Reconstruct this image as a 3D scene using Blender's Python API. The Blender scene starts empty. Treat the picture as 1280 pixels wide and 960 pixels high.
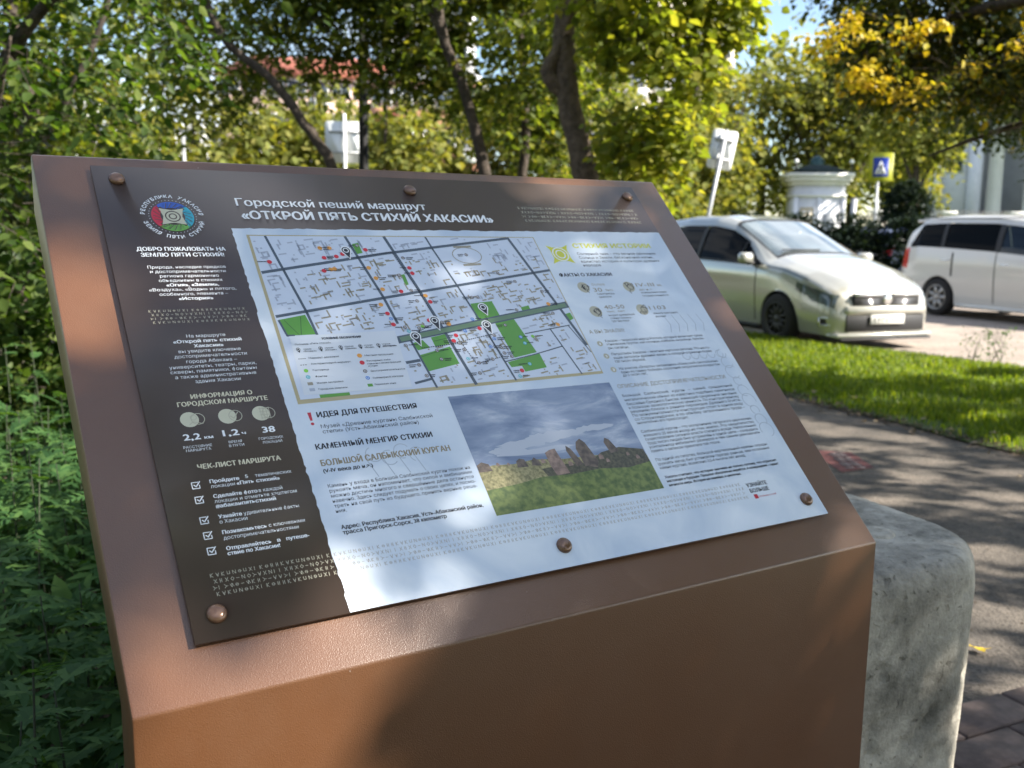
import bpy, bmesh, math, random
import numpy as np
from mathutils import Vector, Matrix
from mathutils import noise as mno

# ---------------------------------------------------------------- camera, sky, sun, exposure
SC = bpy.context.scene
COL = SC.collection
CAM_H, F_PX, PITCH, ROLL = 1.36, 1211.2, 0.15849, 0.01166
cam = bpy.data.cameras.new('camera')
cam.sensor_width = 36.0
cam.lens = 36.0 * F_PX / 1280.0
cam.clip_start, cam.clip_end = 0.05, 2000.0
cam.dof.use_dof = True
cam.dof.focus_distance = 1.05
cam.dof.aperture_fstop = 8.4
cam.dof.aperture_blades = 0
cam_ob = bpy.data.objects.new('camera', cam)
COL.objects.link(cam_ob)
cp, sp, cr, sr = math.cos(PITCH), math.sin(PITCH), math.cos(ROLL), math.sin(ROLL)
M_ = np.array([[cr, -sr, 0], [sr, cr, 0], [0, 0, 1]]) @ np.array([[1, 0, 0], [0, -sp, -cp], [0, cp, -sp]])
cam_ob.matrix_world = Matrix(((M_[0][0], -M_[1][0], -M_[2][0], 0), (M_[0][1], -M_[1][1], -M_[2][1], 0),
                              (M_[0][2], -M_[1][2], -M_[2][2], CAM_H), (0, 0, 0, 1)))
SC.camera = cam_ob

SUN_EL = math.radians(38.0)
SUN_AZ = math.radians(-12.0)           # direction towards the sun, measured from +X to +Y
SUN = np.array([math.cos(SUN_EL) * math.cos(SUN_AZ), math.cos(SUN_EL) * math.sin(SUN_AZ), math.sin(SUN_EL)])
w = bpy.data.worlds.new('World'); SC.world = w; w.use_nodes = True
wn, wl = w.node_tree.nodes, w.node_tree.links
wn.clear()
wo = wn.new('ShaderNodeOutputWorld'); bg = wn.new('ShaderNodeBackground'); sky = wn.new('ShaderNodeTexSky')
sky.sky_type = 'NISHITA'; sky.sun_disc = False
sky.sun_elevation = SUN_EL; sky.sun_rotation = math.pi / 2 - SUN_AZ
sky.air_density = 1.0; sky.dust_density = 0.6; sky.ozone_density = 1.5
# fair-weather clouds in the sky (by direction, all round)
tc = wn.new('ShaderNodeTexCoord'); mp = wn.new('ShaderNodeMapping'); mp.inputs['Scale'].default_value = (1, 1, 2.6)
nz = wn.new('ShaderNodeTexNoise'); nz.inputs['Scale'].default_value = 2.6; nz.inputs['Detail'].default_value = 7; nz.inputs['Roughness'].default_value = 0.58
rp = wn.new('ShaderNodeValToRGB'); rp.color_ramp.elements[0].position = 0.48; rp.color_ramp.elements[1].position = 0.66
rp.color_ramp.elements[1].color = (0.85, 0.85, 0.85, 1)
mx = wn.new('ShaderNodeMixRGB'); mx.inputs[2].default_value = (9.0, 9.3, 9.8, 1)
wl.new(tc.outputs['Generated'], mp.inputs[0]); wl.new(mp.outputs[0], nz.inputs['Vector']); wl.new(nz.outputs[0], rp.inputs[0])
wl.new(rp.outputs[0], mx.inputs[0]); wl.new(sky.outputs[0], mx.inputs[1]); wl.new(mx.outputs[0], bg.inputs[0])
bg.inputs[1].default_value = 0.088
wl.new(bg.outputs[0], wo.inputs[0])
sl = bpy.data.lights.new('sun', 'SUN'); sl.energy = 5.0; sl.angle = math.radians(0.55); sl.color = (1.0, 0.93, 0.82)
so = bpy.data.objects.new('sun', sl); COL.objects.link(so)
so.rotation_euler = Vector(-SUN).to_track_quat('-Z', 'Y').to_euler()
so.location = (20, 4, 20)
SC.view_settings.view_transform = 'Standard'
SC.view_settings.look = 'None'
SC.view_settings.exposure = 1.6
SC.view_settings.gamma = 1.0
SC.view_settings.use_curve_mapping = False
SC.cycles.max_bounces = 6; SC.cycles.diffuse_bounces = 3; SC.cycles.glossy_bounces = 2
SC.cycles.transmission_bounces = 4; SC.cycles.transparent_max_bounces = 4
SC.cycles.use_denoising = True
SC.cycles.sample_clamp_indirect = 6.0

rnd = random.Random(7)
R = np.random.RandomState(11)

# ---------------------------------------------------------------- materials
MATS = {}
def nodes(name):
    m = bpy.data.materials.new(name); m.use_nodes = True
    MATS[name] = m
    nt = m.node_tree
    return m, nt.nodes, nt.links, nt.nodes['Principled BSDF']
def P_(b, k, v):
    if k in b.inputs: b.inputs[k].default_value = v
def mat(name, col, rough=0.6, metal=0.0, spec=0.5, coat=0.0, coatr=0.05, noise=None, bump=None, emit=None):
    """noise = (scale, amount 0..1, dark/light factor), bump = (scale, strength, distance)"""
    m, N, L, b = nodes(name)
    c = (col[0], col[1], col[2], 1)
    P_(b, 'Base Color', c); P_(b, 'Roughness', rough); P_(b, 'Metallic', metal); P_(b, 'Specular IOR Level', spec)
    P_(b, 'Coat Weight', coat); P_(b, 'Coat Roughness', coatr)
    if emit: P_(b, 'Emission Color', (*emit[:3], 1)); P_(b, 'Emission Strength', emit[3])
    if noise or bump:
        t = N.new('ShaderNodeTexCoord')
    if noise:
        n = N.new('ShaderNodeTexNoise'); n.inputs['Scale'].default_value = noise[0]; n.inputs['Detail'].default_value = 6
        n.inputs['Roughness'].default_value = 0.6
        r = N.new('ShaderNodeMapRange'); r.inputs[1].default_value = 0.3; r.inputs[2].default_value = 0.7
        r.inputs[3].default_value = 1 - noise[1]; r.inputs[4].default_value = 1 + noise[1]
        mu = N.new('ShaderNodeMixRGB'); mu.blend_type = 'MULTIPLY'; mu.inputs[0].default_value = 1; mu.inputs[1].default_value = c
        L.new(t.outputs['Object'], n.inputs['Vector']); L.new(n.outputs[0], r.inputs[0]); L.new(r.outputs[0], mu.inputs[2])
        L.new(mu.outputs[0], b.inputs['Base Color'])
    if bump:
        n2 = N.new('ShaderNodeTexNoise'); n2.inputs['Scale'].default_value = bump[0]; n2.inputs['Detail'].default_value = 4
        bp = N.new('ShaderNodeBump'); bp.inputs['Strength'].default_value = bump[1]; bp.inputs['Distance'].default_value = bump[2]
        L.new(t.outputs['Object'], n2.inputs['Vector']); L.new(n2.outputs[0], bp.inputs['Height']); L.new(bp.outputs[0], b.inputs['Normal'])
    return m

def leaf_mat(name, cols, trans=0.45, rough=0.5, spec=0.3, tint=(2.1, 2.0, 0.6)):
    """foliage: colour varies from leaf to leaf; light comes through the blade"""
    m, N, L, b = nodes(name)
    g = N.new('ShaderNodeNewGeometry'); oi = N.new('ShaderNodeObjectInfo')
    ad = N.new('ShaderNodeMath'); ad.operation = 'ADD'; fr = N.new('ShaderNodeMath'); fr.operation = 'FRACT'
    L.new(g.outputs['Random Per Island'], ad.inputs[0]); L.new(oi.outputs['Random'], ad.inputs[1]); L.new(ad.outputs[0], fr.inputs[0])
    r = N.new('ShaderNodeValToRGB'); r.color_ramp.interpolation = 'LINEAR'
    e = r.color_ramp.elements
    for i, (p, c) in enumerate(cols):
        el = e[i] if i < 2 else e.new(p)
        el.position = p; el.color = (*c, 1)
    L.new(fr.outputs[0], r.inputs[0])
    L.new(r.outputs[0], b.inputs['Base Color']); P_(b, 'Roughness', rough); P_(b, 'Specular IOR Level', spec)
    tr = N.new('ShaderNodeBsdfTranslucent'); br = N.new('ShaderNodeMixRGB'); br.blend_type = 'MULTIPLY'; br.inputs[0].default_value = 1
    br.inputs[2].default_value = (*tint, 1)
    L.new(r.outputs[0], br.inputs[1]); L.new(br.outputs[0], tr.inputs[0])
    ms = N.new('ShaderNodeMixShader'); ms.inputs[0].default_value = trans
    L.new(b.outputs[0], ms.inputs[1]); L.new(tr.outputs[0], ms.inputs[2])
    L.new(ms.outputs[0], N['Material Output'].inputs[0])
    return m

# ---------------------------------------------------------------- object helpers
def link(name, me, parent=None, loc=None):
    o = bpy.data.objects.new(name, me); COL.objects.link(o)
    if parent is not None: o.parent = parent
    if loc is not None: o.location = loc
    return o
def tag(o, label=None, cat=None, group=None, kind=None):
    if label: o['label'] = label
    if cat: o['category'] = cat
    if group: o['group'] = group
    if kind: o['kind'] = kind
    return o
def thing(name, label, cat, loc=(0, 0, 0), rz=0.0, group=None):
    o = link(name, None, loc=loc); o.rotation_euler = (0, 0, rz); o.empty_display_size = 0.1
    return tag(o, label, cat, group)
def copy_tree(o, parent=None, label=None):
    c = o.copy(); COL.objects.link(c); c.parent = parent
    if label: c['label'] = label
    for ch in list(o.children): copy_tree(ch, c)
    return c
def arr_mesh(name, V, F, mats, smooth=False, midx=None):
    """V (n,3) array; F list of polygons or (m,k) int array"""
    me = bpy.data.meshes.new(name)
    V = np.asarray(V, np.float32)
    me.vertices.add(len(V)); me.vertices.foreach_set('co', V.ravel())
    if isinstance(F, np.ndarray):
        k = F.shape[1]; n = len(F); ls = np.arange(n, dtype=np.int32) * k; idx = F.ravel().astype(np.int32)
    else:
        ln = np.array([len(f) for f in F], np.int32); n = len(F)
        ls = np.concatenate([[0], np.cumsum(ln)[:-1]]).astype(np.int32); idx = np.concatenate([np.asarray(f, np.int32) for f in F])
    me.loops.add(len(idx)); me.loops.foreach_set('vertex_index', idx)
    me.polygons.add(n); me.polygons.foreach_set('loop_start', ls)
    for m in (mats if isinstance(mats, (list, tuple)) else [mats]): me.materials.append(MATS[m])
    if midx is not None: me.polygons.foreach_set('material_index', np.asarray(midx, np.int32))
    if smooth: me.polygons.foreach_set('use_smooth', np.ones(n, bool))
    me.update(calc_edges=True)
    return me

class MB:
    """collects simple solids into ONE mesh"""
    def __init__(s): s.V = []; s.F = []; s.MI = []; s.n = 0; s.mi = 0
    def add(s, V, F):
        s.V.append(np.asarray(V, float)); s.F += [[i + s.n for i in f] for f in F]; s.MI += [s.mi] * len(F); s.n += len(V)
        return s
    def box(s, a, b, M=None, bev=0.0):
        (x0, y0, z0), (x1, y1, z1) = a, b
        if bev <= 0:
            V = np.array([(x0, y0, z0), (x1, y0, z0), (x1, y1, z0), (x0, y1, z0), (x0, y0, z1), (x1, y0, z1), (x1, y1, z1), (x0, y1, z1)], float)
            F = [(0, 3, 2, 1), (4, 5, 6, 7), (0, 1, 5, 4), (1, 2, 6, 5), (2, 3, 7, 6), (3, 0, 4, 7)]
        else:
            e = bev; V = []; 
            for z, i in ((z0, e), (z0 + e, 0), (z1 - e, 0), (z1, e)):
                V += [(x0 + e + i * 0, y0 + i, z), (x1 - e, y0 + i, z), (x1 - i, y0 + e, z), (x1 - i, y1 - e, z), (x1 - e, y1 - i, z), (x0 + e, y1 - i, z), (x0 + i, y1 - e, z), (x0 + i, y0 + e, z)]
            V = np.array(V, float)
            F = [tuple(range(7, -1, -1)), tuple(range(24, 32))]
            for k in range(3):
                for i in range(8):
                    j = (i + 1) % 8; F.append((k * 8 + i, k * 8 + j, k * 8 + 8 + j, k * 8 + 8 + i))
        if M is not None: V = V @ np.array(M)[:3, :3].T + np.array(M)[:3, 3]
        return s.add(V, F)
    def tube(s, pts, rad, n=10, cap=True):
        pts = np.asarray(pts, float); rad = np.broadcast_to(np.asarray(rad, float), (len(pts),))
        V = []; F = []
        t = np.gradient(pts, axis=0); t /= np.linalg.norm(t, axis=1)[:, None] + 1e-9
        up = np.array([0.31, 0.17, 0.93]);
        if abs(t[0] @ up) > 0.9: up = np.array([1, 0.1, 0])
        a = np.cross(t[0], up); a /= np.linalg.norm(a)
        for i in range(len(pts)):
            a = a - (a @ t[i]) * t[i]; a /= np.linalg.norm(a); b = np.cross(t[i], a)
            for k in range(n):
                q = 2 * math.pi * k / n; V.append(pts[i] + rad[i] * (math.cos(q) * a + math.sin(q) * b))
        for i in range(len(pts) - 1):
            for k in range(n):
                k2 = (k + 1) % n; F.append((i * n + k, i * n + k2, i * n + n + k2, i * n + n + k))
        if cap: F += [tuple(range(n - 1, -1, -1)), tuple(range((len(pts) - 1) * n, len(pts) * n))]
        return s.add(V, F)
    def lathe(s, prof, n=24, c=(0, 0, 0), axis='z', M=None):
        V = []; F = []; m = len(prof)
        for k in range(n):
            q = 2 * math.pi * k / n
            for r, h in prof:
                p = (r * math.cos(q), r * math.sin(q), h)
                if axis == 'y': p = (p[0], p[2], p[1])
                if axis == 'x': p = (p[2], p[0], p[1])
                V.append((p[0] + c[0], p[1] + c[1], p[2] + c[2]))
        for k in range(n):
            k2 = (k + 1) % n
            for i in range(m - 1): F.append((k * m + i, k2 * m + i, k2 * m + i + 1, k * m + i + 1))
        V = np.array(V)
        if M is not None: V = V @ np.array(M)[:3, :3].T + np.array(M)[:3, 3]
        return s.add(V, F)
    def prism(s, poly, z0, z1, M=None):
        n = len(poly); V = [(x, y, z0) for x, y in poly] + [(x, y, z1) for x, y in poly]
        F = [tuple(range(n - 1, -1, -1)), tuple(range(n, 2 * n))] + [(i, (i + 1) % n, n + (i + 1) % n, n + i) for i in range(n)]
        V = np.array(V, float)
        if M is not None: V = V @ np.array(M)[:3, :3].T + np.array(M)[:3, 3]
        return s.add(V, F)
    def mesh(s, name, mats, smooth=False):
        return arr_mesh(name, np.concatenate(s.V), s.F, mats, smooth, s.MI)
    def build(s, name, mats, parent=None, smooth=False, loc=None):
        return link(name, s.mesh(name, mats, smooth), parent, loc)
def smooth_by_angle(o, deg=35):
    me = o.data; bm = bmesh.new(); bm.from_mesh(me)
    bmesh.ops.remove_doubles(bm, verts=bm.verts, dist=1e-5)
    bmesh.ops.recalc_face_normals(bm, faces=bm.faces)
    for f in bm.faces: f.smooth = True
    for e in bm.edges:
        e.smooth = not (len(e.link_faces) == 2 and e.calc_face_angle(0) > math.radians(deg))
    bm.to_mesh(me); bm.free(); return o
def zrot(a, t=(0, 0, 0)):
    return Matrix.Translation(t) @ Matrix.Rotation(a, 4, 'Z')
# ---------------------------------------------------------------- the materials used
def brown_metal():
    m, N, L, b = nodes('brown_powder_coat')
    P_(b, 'Base Color', (0.112, 0.045, 0.017, 1)); P_(b, 'Roughness', 0.36); P_(b, 'Specular IOR Level', 0.65); P_(b, 'Metallic', 0.0)
    P_(b, 'Coat Weight', 0.4); P_(b, 'Coat Roughness', 0.32)
    t = N.new('ShaderNodeTexCoord')
    v = N.new('ShaderNodeTexVoronoi'); v.inputs['Scale'].default_value = 1000; v.feature = 'SMOOTH_F1'
    n = N.new('ShaderNodeTexNoise'); n.inputs['Scale'].default_value = 900; n.inputs['Detail'].default_value = 2
    ad = N.new('ShaderNodeMath'); ad.operation = 'ADD'
    bp = N.new('ShaderNodeBump'); bp.inputs['Strength'].default_value = 0.36; bp.inputs['Distance'].default_value = 0.0004
    for q in (v, n): L.new(t.outputs['Object'], q.inputs['Vector'])
    L.new(v.outputs['Distance'], ad.inputs[0]); L.new(n.outputs[0], ad.inputs[1]); L.new(ad.outputs[0], bp.inputs['Height'])
    L.new(bp.outputs[0], b.inputs['Normal']); L.new(bp.outputs[0], b.inputs['Coat Normal'])
    # slight dust
    n2 = N.new('ShaderNodeTexNoise'); n2.inputs['Scale'].default_value = 5; n2.inputs['Detail'].default_value = 8; n2.inputs['Roughness'].default_value = 0.7
    mr = N.new('ShaderNodeMapRange'); mr.inputs[1].default_value = 0.35; mr.inputs[2].default_value = 0.75; mr.inputs[3].default_value = 0.0; mr.inputs[4].default_value = 0.22
    mx = N.new('ShaderNodeMixRGB'); mx.inputs[1].default_value = (0.112, 0.045, 0.017, 1); mx.inputs[2].default_value = (0.19, 0.12, 0.08, 1)
    L.new(t.outputs['Object'], n2.inputs['Vector']); L.new(n2.outputs[0], mr.inputs[0]); L.new(mr.outputs[0], mx.inputs[0])
    v3 = N.new('ShaderNodeTexVoronoi'); v3.inputs['Scale'].default_value = 26; r3_ = N.new('ShaderNodeMapRange'); r3_.inputs[1].default_value = 0.012; r3_.inputs[2].default_value = 0.022; r3_.inputs[3].default_value = .7; r3_.inputs[4].default_value = 0
    mx3 = N.new('ShaderNodeMixRGB'); mx3.inputs[2].default_value = (0.5, 0.46, 0.42, 1); L.new(t.outputs['Object'], v3.inputs['Vector']); L.new(v3.outputs['Distance'], r3_.inputs[0]); L.new(r3_.outputs[0], mx3.inputs[0]); L.new(mx.outputs[0], mx3.inputs[1]); L.new(mx3.outputs[0], b.inputs['Base Color'])
brown_metal()
def print_mat(name, c, rough=0.42, coat=0.35):
    return mat(name, c, rough, spec=0.4, coat=coat, coatr=0.16, bump=(90, 0.06, 0.0006))
print_mat('panel_brown', (0.092, 0.064, 0.053)); print_mat('panel_white', (0.70, 0.78, 0.90))
def white_print():
    m = print_mat('sheet_print', (0.70, 0.78, 0.90)); N, L = m.node_tree.nodes, m.node_tree.links; b = N['Principled BSDF']
    t = N.new('ShaderNodeTexCoord'); n = N.new('ShaderNodeTexNoise'); n.inputs['Scale'].default_value = 7; n.inputs['Detail'].default_value = 7; n.inputs['Distortion'].default_value = 1.2
    r = N.new('ShaderNodeValToRGB'); r.color_ramp.elements[0].position = 0.36; r.color_ramp.elements[0].color = (0.48, 0.57, 0.69, 1)
    r.color_ramp.elements[1].position = 0.62; r.color_ramp.elements[1].color = (0.68, 0.74, 0.81, 1)
    L.new(t.outputs['Object'], n.inputs['Vector']); L.new(n.outputs[0], r.inputs[0]); L.new(r.outputs[0], b.inputs['Base Color'])
white_print()
INK = dict(w=(0.80, 0.82, 0.84), g=(0.62, 0.58, 0.42), k=(0.012, 0.013, 0.018), t=(0.27, 0.225, 0.14), s=(0.42, 0.40, 0.33), y=(0.62, 0.62, 0.03), r=(0.50, 0.02, 0.04),
           rune=(0.34, 0.31, 0.27), road=(0.07, 0.095, 0.125), median=(0.13, 0.22, 0.12), park=(0.10, 0.31, 0.035), gold=(0.42, 0.36, 0.20), house=(0.31, 0.28, 0.21), house2=(0.37, 0.41, 0.50),
           poi_red=(0.62, 0.02, 0.03), orange=(0.75, 0.33, 0.05), poi_brown=(0.10, 0.07, 0.055), blue=(0.03, 0.20, 0.62), teal=(0.03, 0.40, 0.50), green=(0.20, 0.52, 0.05), tan=(0.42, 0.40, 0.30), cream=(0.55, 0.54, 0.40),
           faint=(0.38, 0.44, 0.52), mapbg=(0.58, 0.64, 0.75), tile=(0.64, 0.68, 0.74), lemblue=(0.05, 0.13, 0.50), lemcyan=(0.05, 0.42, 0.55), lemred=(0.62, 0.03, 0.06), lemgreen=(0.16, 0.40, 0.07), stone=(0.075, 0.055, 0.045), stone2=(0.22, 0.13, 0.10))
for k_, c_ in INK.items(): print_mat('ink_' + k_, c_)
def photo_mats():
    m = print_mat('print_sky', (.3, .35, .5)); N, L = m.node_tree.nodes, m.node_tree.links; b = N['Principled BSDF']
    t = N.new('ShaderNodeTexCoord'); mp = N.new('ShaderNodeMapping'); mp.vector_type = 'TEXTURE'; mp.inputs['Rotation'].default_value = (0, 0, 0.50); mp.inputs['Scale'].default_value = (1 / 8, 1 / 24, 1 / 24)
    n = N.new('ShaderNodeTexNoise'); n.inputs['Scale'].default_value = 1.3; n.inputs['Detail'].default_value = 9; n.inputs['Roughness'].default_value = 0.6; n.inputs['Distortion'].default_value = 0.5
    r = N.new('ShaderNodeValToRGB'); e = r.color_ramp.elements
    e[0].position = 0.33; e[0].color = (0.11, 0.165, 0.28, 1); e[1].position = 0.52; e[1].color = (0.25, 0.31, 0.43, 1)
    x = e.new(0.60); x.color = (0.38, 0.43, 0.53, 1); x = e.new(0.72); x.color = (0.66, 0.69, 0.74, 1)
    L.new(t.outputs['Object'], mp.inputs[0]); L.new(mp.outputs[0], n.inputs['Vector']); L.new(n.outputs[0], r.inputs[0]); L.new(r.outputs[0], b.inputs['Base Color'])
    for nm, a, c2, sc in (('print_meadow', (0.055, 0.10, 0.02), (0.17, 0.22, 0.05), 130), ('print_dry_grass', (0.14, 0.13, 0.05), (0.36, 0.32, 0.15), 260), ('print_stone', (0.06, 0.045, 0.035), (0.17, 0.125, 0.095), 140), ('print_stone_light', (0.15, 0.10, 0.08), (0.34, 0.23, 0.18), 140), ('print_scrub', (0.03, 0.035, 0.02), (0.10, 0.09, 0.05), 260)):
        m = print_mat(nm, a); N, L = m.node_tree.nodes, m.node_tree.links; b = N['Principled BSDF']
        t = N.new('ShaderNodeTexCoord'); n = N.new('ShaderNodeTexNoise'); n.inputs['Scale'].default_value = sc; n.inputs['Detail'].default_value = 6
        r = N.new('ShaderNodeValToRGB'); r.color_ramp.elements[0].position = 0.35; r.color_ramp.elements[0].color = (*a, 1); r.color_ramp.elements[1].position = 0.65; r.color_ramp.elements[1].color = (*c2, 1)
        L.new(t.outputs['Object'], n.inputs['Vector']); L.new(n.outputs[0], r.inputs[0]); L.new(r.outputs[0], b.inputs['Base Color'])
photo_mats()
print_mat('print_cloud', (0.44, 0.48, 0.56))
mat('rivet_metal', (0.16, 0.085, 0.05), 0.28, 0.35, coat=0.5, bump=(300, 0.3, 0.0006))
def concrete():
    m, N, L, b = nodes('rough_concrete'); P_(b, 'Roughness', 0.9)
    t = N.new('ShaderNodeTexCoord')
    n = N.new('ShaderNodeTexNoise'); n.inputs['Scale'].default_value = 9; n.inputs['Detail'].default_value = 10; n.inputs['Roughness'].default_value = 0.72
    r = N.new('ShaderNodeValToRGB'); e = r.color_ramp.elements; e[0].position = 0.34; e[0].color = (0.16, 0.15, 0.125, 1); e[1].position = 0.64; e[1].color = (0.58, 0.54, 0.46, 1)
    mp = N.new('ShaderNodeMapping'); mp.inputs['Scale'].default_value = (28, 28, 15)
    v = N.new('ShaderNodeTexNoise'); v.inputs['Scale'].default_value = 1.1; v.inputs['Detail'].default_value = 9; v.inputs['Roughness'].default_value = 0.65; v.inputs['Distortion'].default_value = 0.8
    vr = N.new('ShaderNodeValToRGB'); vr.color_ramp.elements[0].position = 0.31; vr.color_ramp.elements[0].color = (0.9, 0.89, 0.87, 1); vr.color_ramp.elements[1].position = 0.39
    vr.color_ramp.elements[1].color = (1, 1, 1, 1)
    mu = N.new('ShaderNodeMixRGB'); mu.blend_type = 'MULTIPLY'; mu.inputs[0].default_value = 1
    f = N.new('ShaderNodeTexNoise'); f.inputs['Scale'].default_value = 160; f.inputs['Detail'].default_value = 4
    ad = N.new('ShaderNodeMath'); ad.operation = 'MULTIPLY_ADD'; ad.inputs[1].default_value = 0.22
    bp = N.new('ShaderNodeBump'); bp.inputs['Strength'].default_value = 1.0; bp.inputs['Distance'].default_value = 0.012
    L.new(t.outputs['Object'], n.inputs['Vector']); L.new(t.outputs['Object'], mp.inputs[0]); L.new(mp.outputs[0], v.inputs['Vector']); L.new(t.outputs['Object'], f.inputs['Vector'])
    mp2 = N.new('ShaderNodeMapping'); mp2.inputs['Scale'].default_value = (70, 70, 55); v2 = N.new('ShaderNodeTexNoise'); v2.inputs['Scale'].default_value = 1.0; v2.inputs['Detail'].default_value = 5; v2.inputs['Distortion'].default_value = 0.4
    vr2 = N.new('ShaderNodeValToRGB'); vr2.color_ramp.elements[0].position = 0.30; vr2.color_ramp.elements[0].color = (0.8, 0.78, 0.75, 1); vr2.color_ramp.elements[1].position = 0.36; vr2.color_ramp.elements[1].color = (1, 1, 1, 1)
    st = N.new('ShaderNodeTexNoise'); st.inputs['Scale'].default_value = 3.2; st.inputs['Detail'].default_value = 5; sr = N.new('ShaderNodeMapRange'); sr.inputs[1].default_value = .38; sr.inputs[2].default_value = .62; sr.inputs[3].default_value = .62; sr.inputs[4].default_value = 1.08
    mu2 = N.new('ShaderNodeMixRGB'); mu2.blend_type = 'MULTIPLY'; mu2.inputs[0].default_value = 1; mu3 = N.new('ShaderNodeMixRGB'); mu3.blend_type = 'MULTIPLY'; mu3.inputs[0].default_value = 1
    L.new(t.outputs['Object'], mp2.inputs[0]); L.new(mp2.outputs[0], v2.inputs['Vector']); L.new(v2.outputs[0], vr2.inputs[0]); L.new(t.outputs['Object'], st.inputs['Vector']); L.new(st.outputs[0], sr.inputs[0])
    L.new(n.outputs[0], r.inputs[0]); L.new(v.outputs[0], vr.inputs[0]); L.new(r.outputs[0], mu.inputs[1]); L.new(vr.outputs[0], mu2.inputs[1]); L.new(vr2.outputs[0], mu2.inputs[2]); L.new(mu2.outputs[0], mu.inputs[2])
    L.new(mu.outputs[0], mu3.inputs[1]); L.new(sr.outputs[0], mu3.inputs[2]); L.new(mu3.outputs[0], b.inputs['Base Color'])
    L.new(f.outputs[0], ad.inputs[0]); L.new(mu2.outputs[0], ad.inputs[2]); L.new(ad.outputs[0], bp.inputs['Height']); L.new(bp.outputs[0], b.inputs['Normal'])
concrete()
def ground_mat(name, ca, cb, s1, s2, bs, bd, rough=0.9, cc=None):
    m, N, L, b = nodes(name); P_(b, 'Roughness', rough); P_(b, 'Specular IOR Level', 0.3)
    t = N.new('ShaderNodeTexCoord'); n = N.new('ShaderNodeTexNoise'); n.inputs['Scale'].default_value = s1; n.inputs['Detail'].default_value = 9; n.inputs['Roughness'].default_value = 0.65
    r = N.new('ShaderNodeValToRGB'); r.color_ramp.elements[0].position = 0.35; r.color_ramp.elements[0].color = (*ca, 1); r.color_ramp.elements[1].position = 0.65; r.color_ramp.elements[1].color = (*cb, 1)
    v = N.new('ShaderNodeTexVoronoi'); v.inputs['Scale'].default_value = s2; mr = N.new('ShaderNodeMapRange'); mr.inputs[2].default_value = 0.6; mr.inputs[3].default_value = 0.65; mr.inputs[4].default_value = 1.35
    mu = N.new('ShaderNodeMixRGB'); mu.blend_type = 'MULTIPLY'; mu.inputs[0].default_value = 1
    bp = N.new('ShaderNodeBump'); bp.inputs['Strength'].default_value = 0.8; bp.inputs['Distance'].default_value = bd
    for q in (n, v): L.new(t.outputs['Object'], q.inputs['Vector'])
    L.new(n.outputs[0], r.inputs[0]); L.new(v.outputs['Color'], mr.inputs[0]); L.new(r.outputs[0], mu.inputs[1]); L.new(mr.outputs[0], mu.inputs[2]); L.new(mu.outputs[0], b.inputs['Base Color'])
    L.new(v.outputs['Distance'], bp.inputs['Height']); L.new(bp.outputs[0], b.inputs['Normal'])
ground_mat('asphalt_path', (0.055, 0.049, 0.043), (0.125, 0.106, 0.088), 2.6, 95, 95, 0.004)
ground_mat('road_surface', (0.20, 0.165, 0.14), (0.29, 0.245, 0.205), 1.2, 60, 60, 0.004)
ground_mat('soil', (0.05, 0.042, 0.03), (0.09, 0.078, 0.05), 3, 60, 60, 0.01)
ground_mat('turf', (0.035, 0.06, 0.012), (0.08, 0.12, 0.03), 2, 80, 80, 0.01)
mat('kerb_stone', (0.42, 0.38, 0.34), 0.85, noise=(14, 0.25), bump=(80, 0.5, 0.003))
mat('brick_clay', (0.105, 0.075, 0.066), 0.85, noise=(22, 0.4), bump=(160, 0.6, 0.002))
mat('joint_sand', (0.022, 0.02, 0.018), 0.95)
mat('red_mark', (0.15, 0.05, 0.045), 0.85, noise=(30, 0.5)); mat('white_mark', (0.33, 0.27, 0.25), 0.8, noise=(60, 0.4))
mat('bark', (0.060, 0.046, 0.036), 0.95, noise=(16, 0.5), bump=(38, 1.0, 0.02))
mat('bark_pale', (0.12, 0.088, 0.065), 0.95, noise=(14, 0.5), bump=(34, 1.0, 0.03))
mat('black_paint', (0.008, 0.008, 0.009), 0.85); mat('galvanised', (0.36, 0.37, 0.38), 0.5, 0.3, noise=(8, 0.1))
mat('sign_back', (0.62, 0.64, 0.63), 0.45, noise=(3, 0.06)); mat('white_paint', (0.78, 0.78, 0.76), 0.5, noise=(2, 0.05))
mat('sign_yellow', (0.30, 0.31, 0.012), 0.5); mat('sign_blue', (0.006, 0.03, 0.26), 0.4); mat('sign_black', (0.012, 0.012, 0.012), 0.5)
mat('stucco_white', (0.62, 0.62, 0.66), 0.8, noise=(1.5, 0.07), bump=(20, 0.2, 0.01))
mat('cornice_cream', (0.68, 0.66, 0.60), 0.7, noise=(2, 0.05)); mat('roof_green', (0.008, 0.02, 0.02), 0.85, noise=(6, 0.2)); mat('dome_teal', (0.015, 0.05, 0.05), 0.25, 0.3)
mat('ochre', (0.40, 0.30, 0.13), 0.8); mat('ochre_lit', (0.62, 0.44, 0.10), 0.8); mat('iron', (0.02, 0.022, 0.03), 0.5)
mat('wall_pink', (0.52, 0.37, 0.31), 0.85, noise=(.4, 0.08)); mat('wall_cream', (0.62, 0.56, 0.48), 0.85, noise=(.4, 0.08)); mat('wall_pale', (0.60, 0.60, 0.62), 0.85, noise=(.4, 0.08))
mat('wall_brick', (0.42, 0.20, 0.13), 0.85, noise=(3, 0.15)); mat('roof_red', (0.42, 0.14, 0.09), 0.8, noise=(2, 0.15))
mat('window_glass', (0.05, 0.065, 0.08), 0.08, spec=0.8); mat('frame_white', (0.7, 0.7, 0.7), 0.5)
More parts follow.
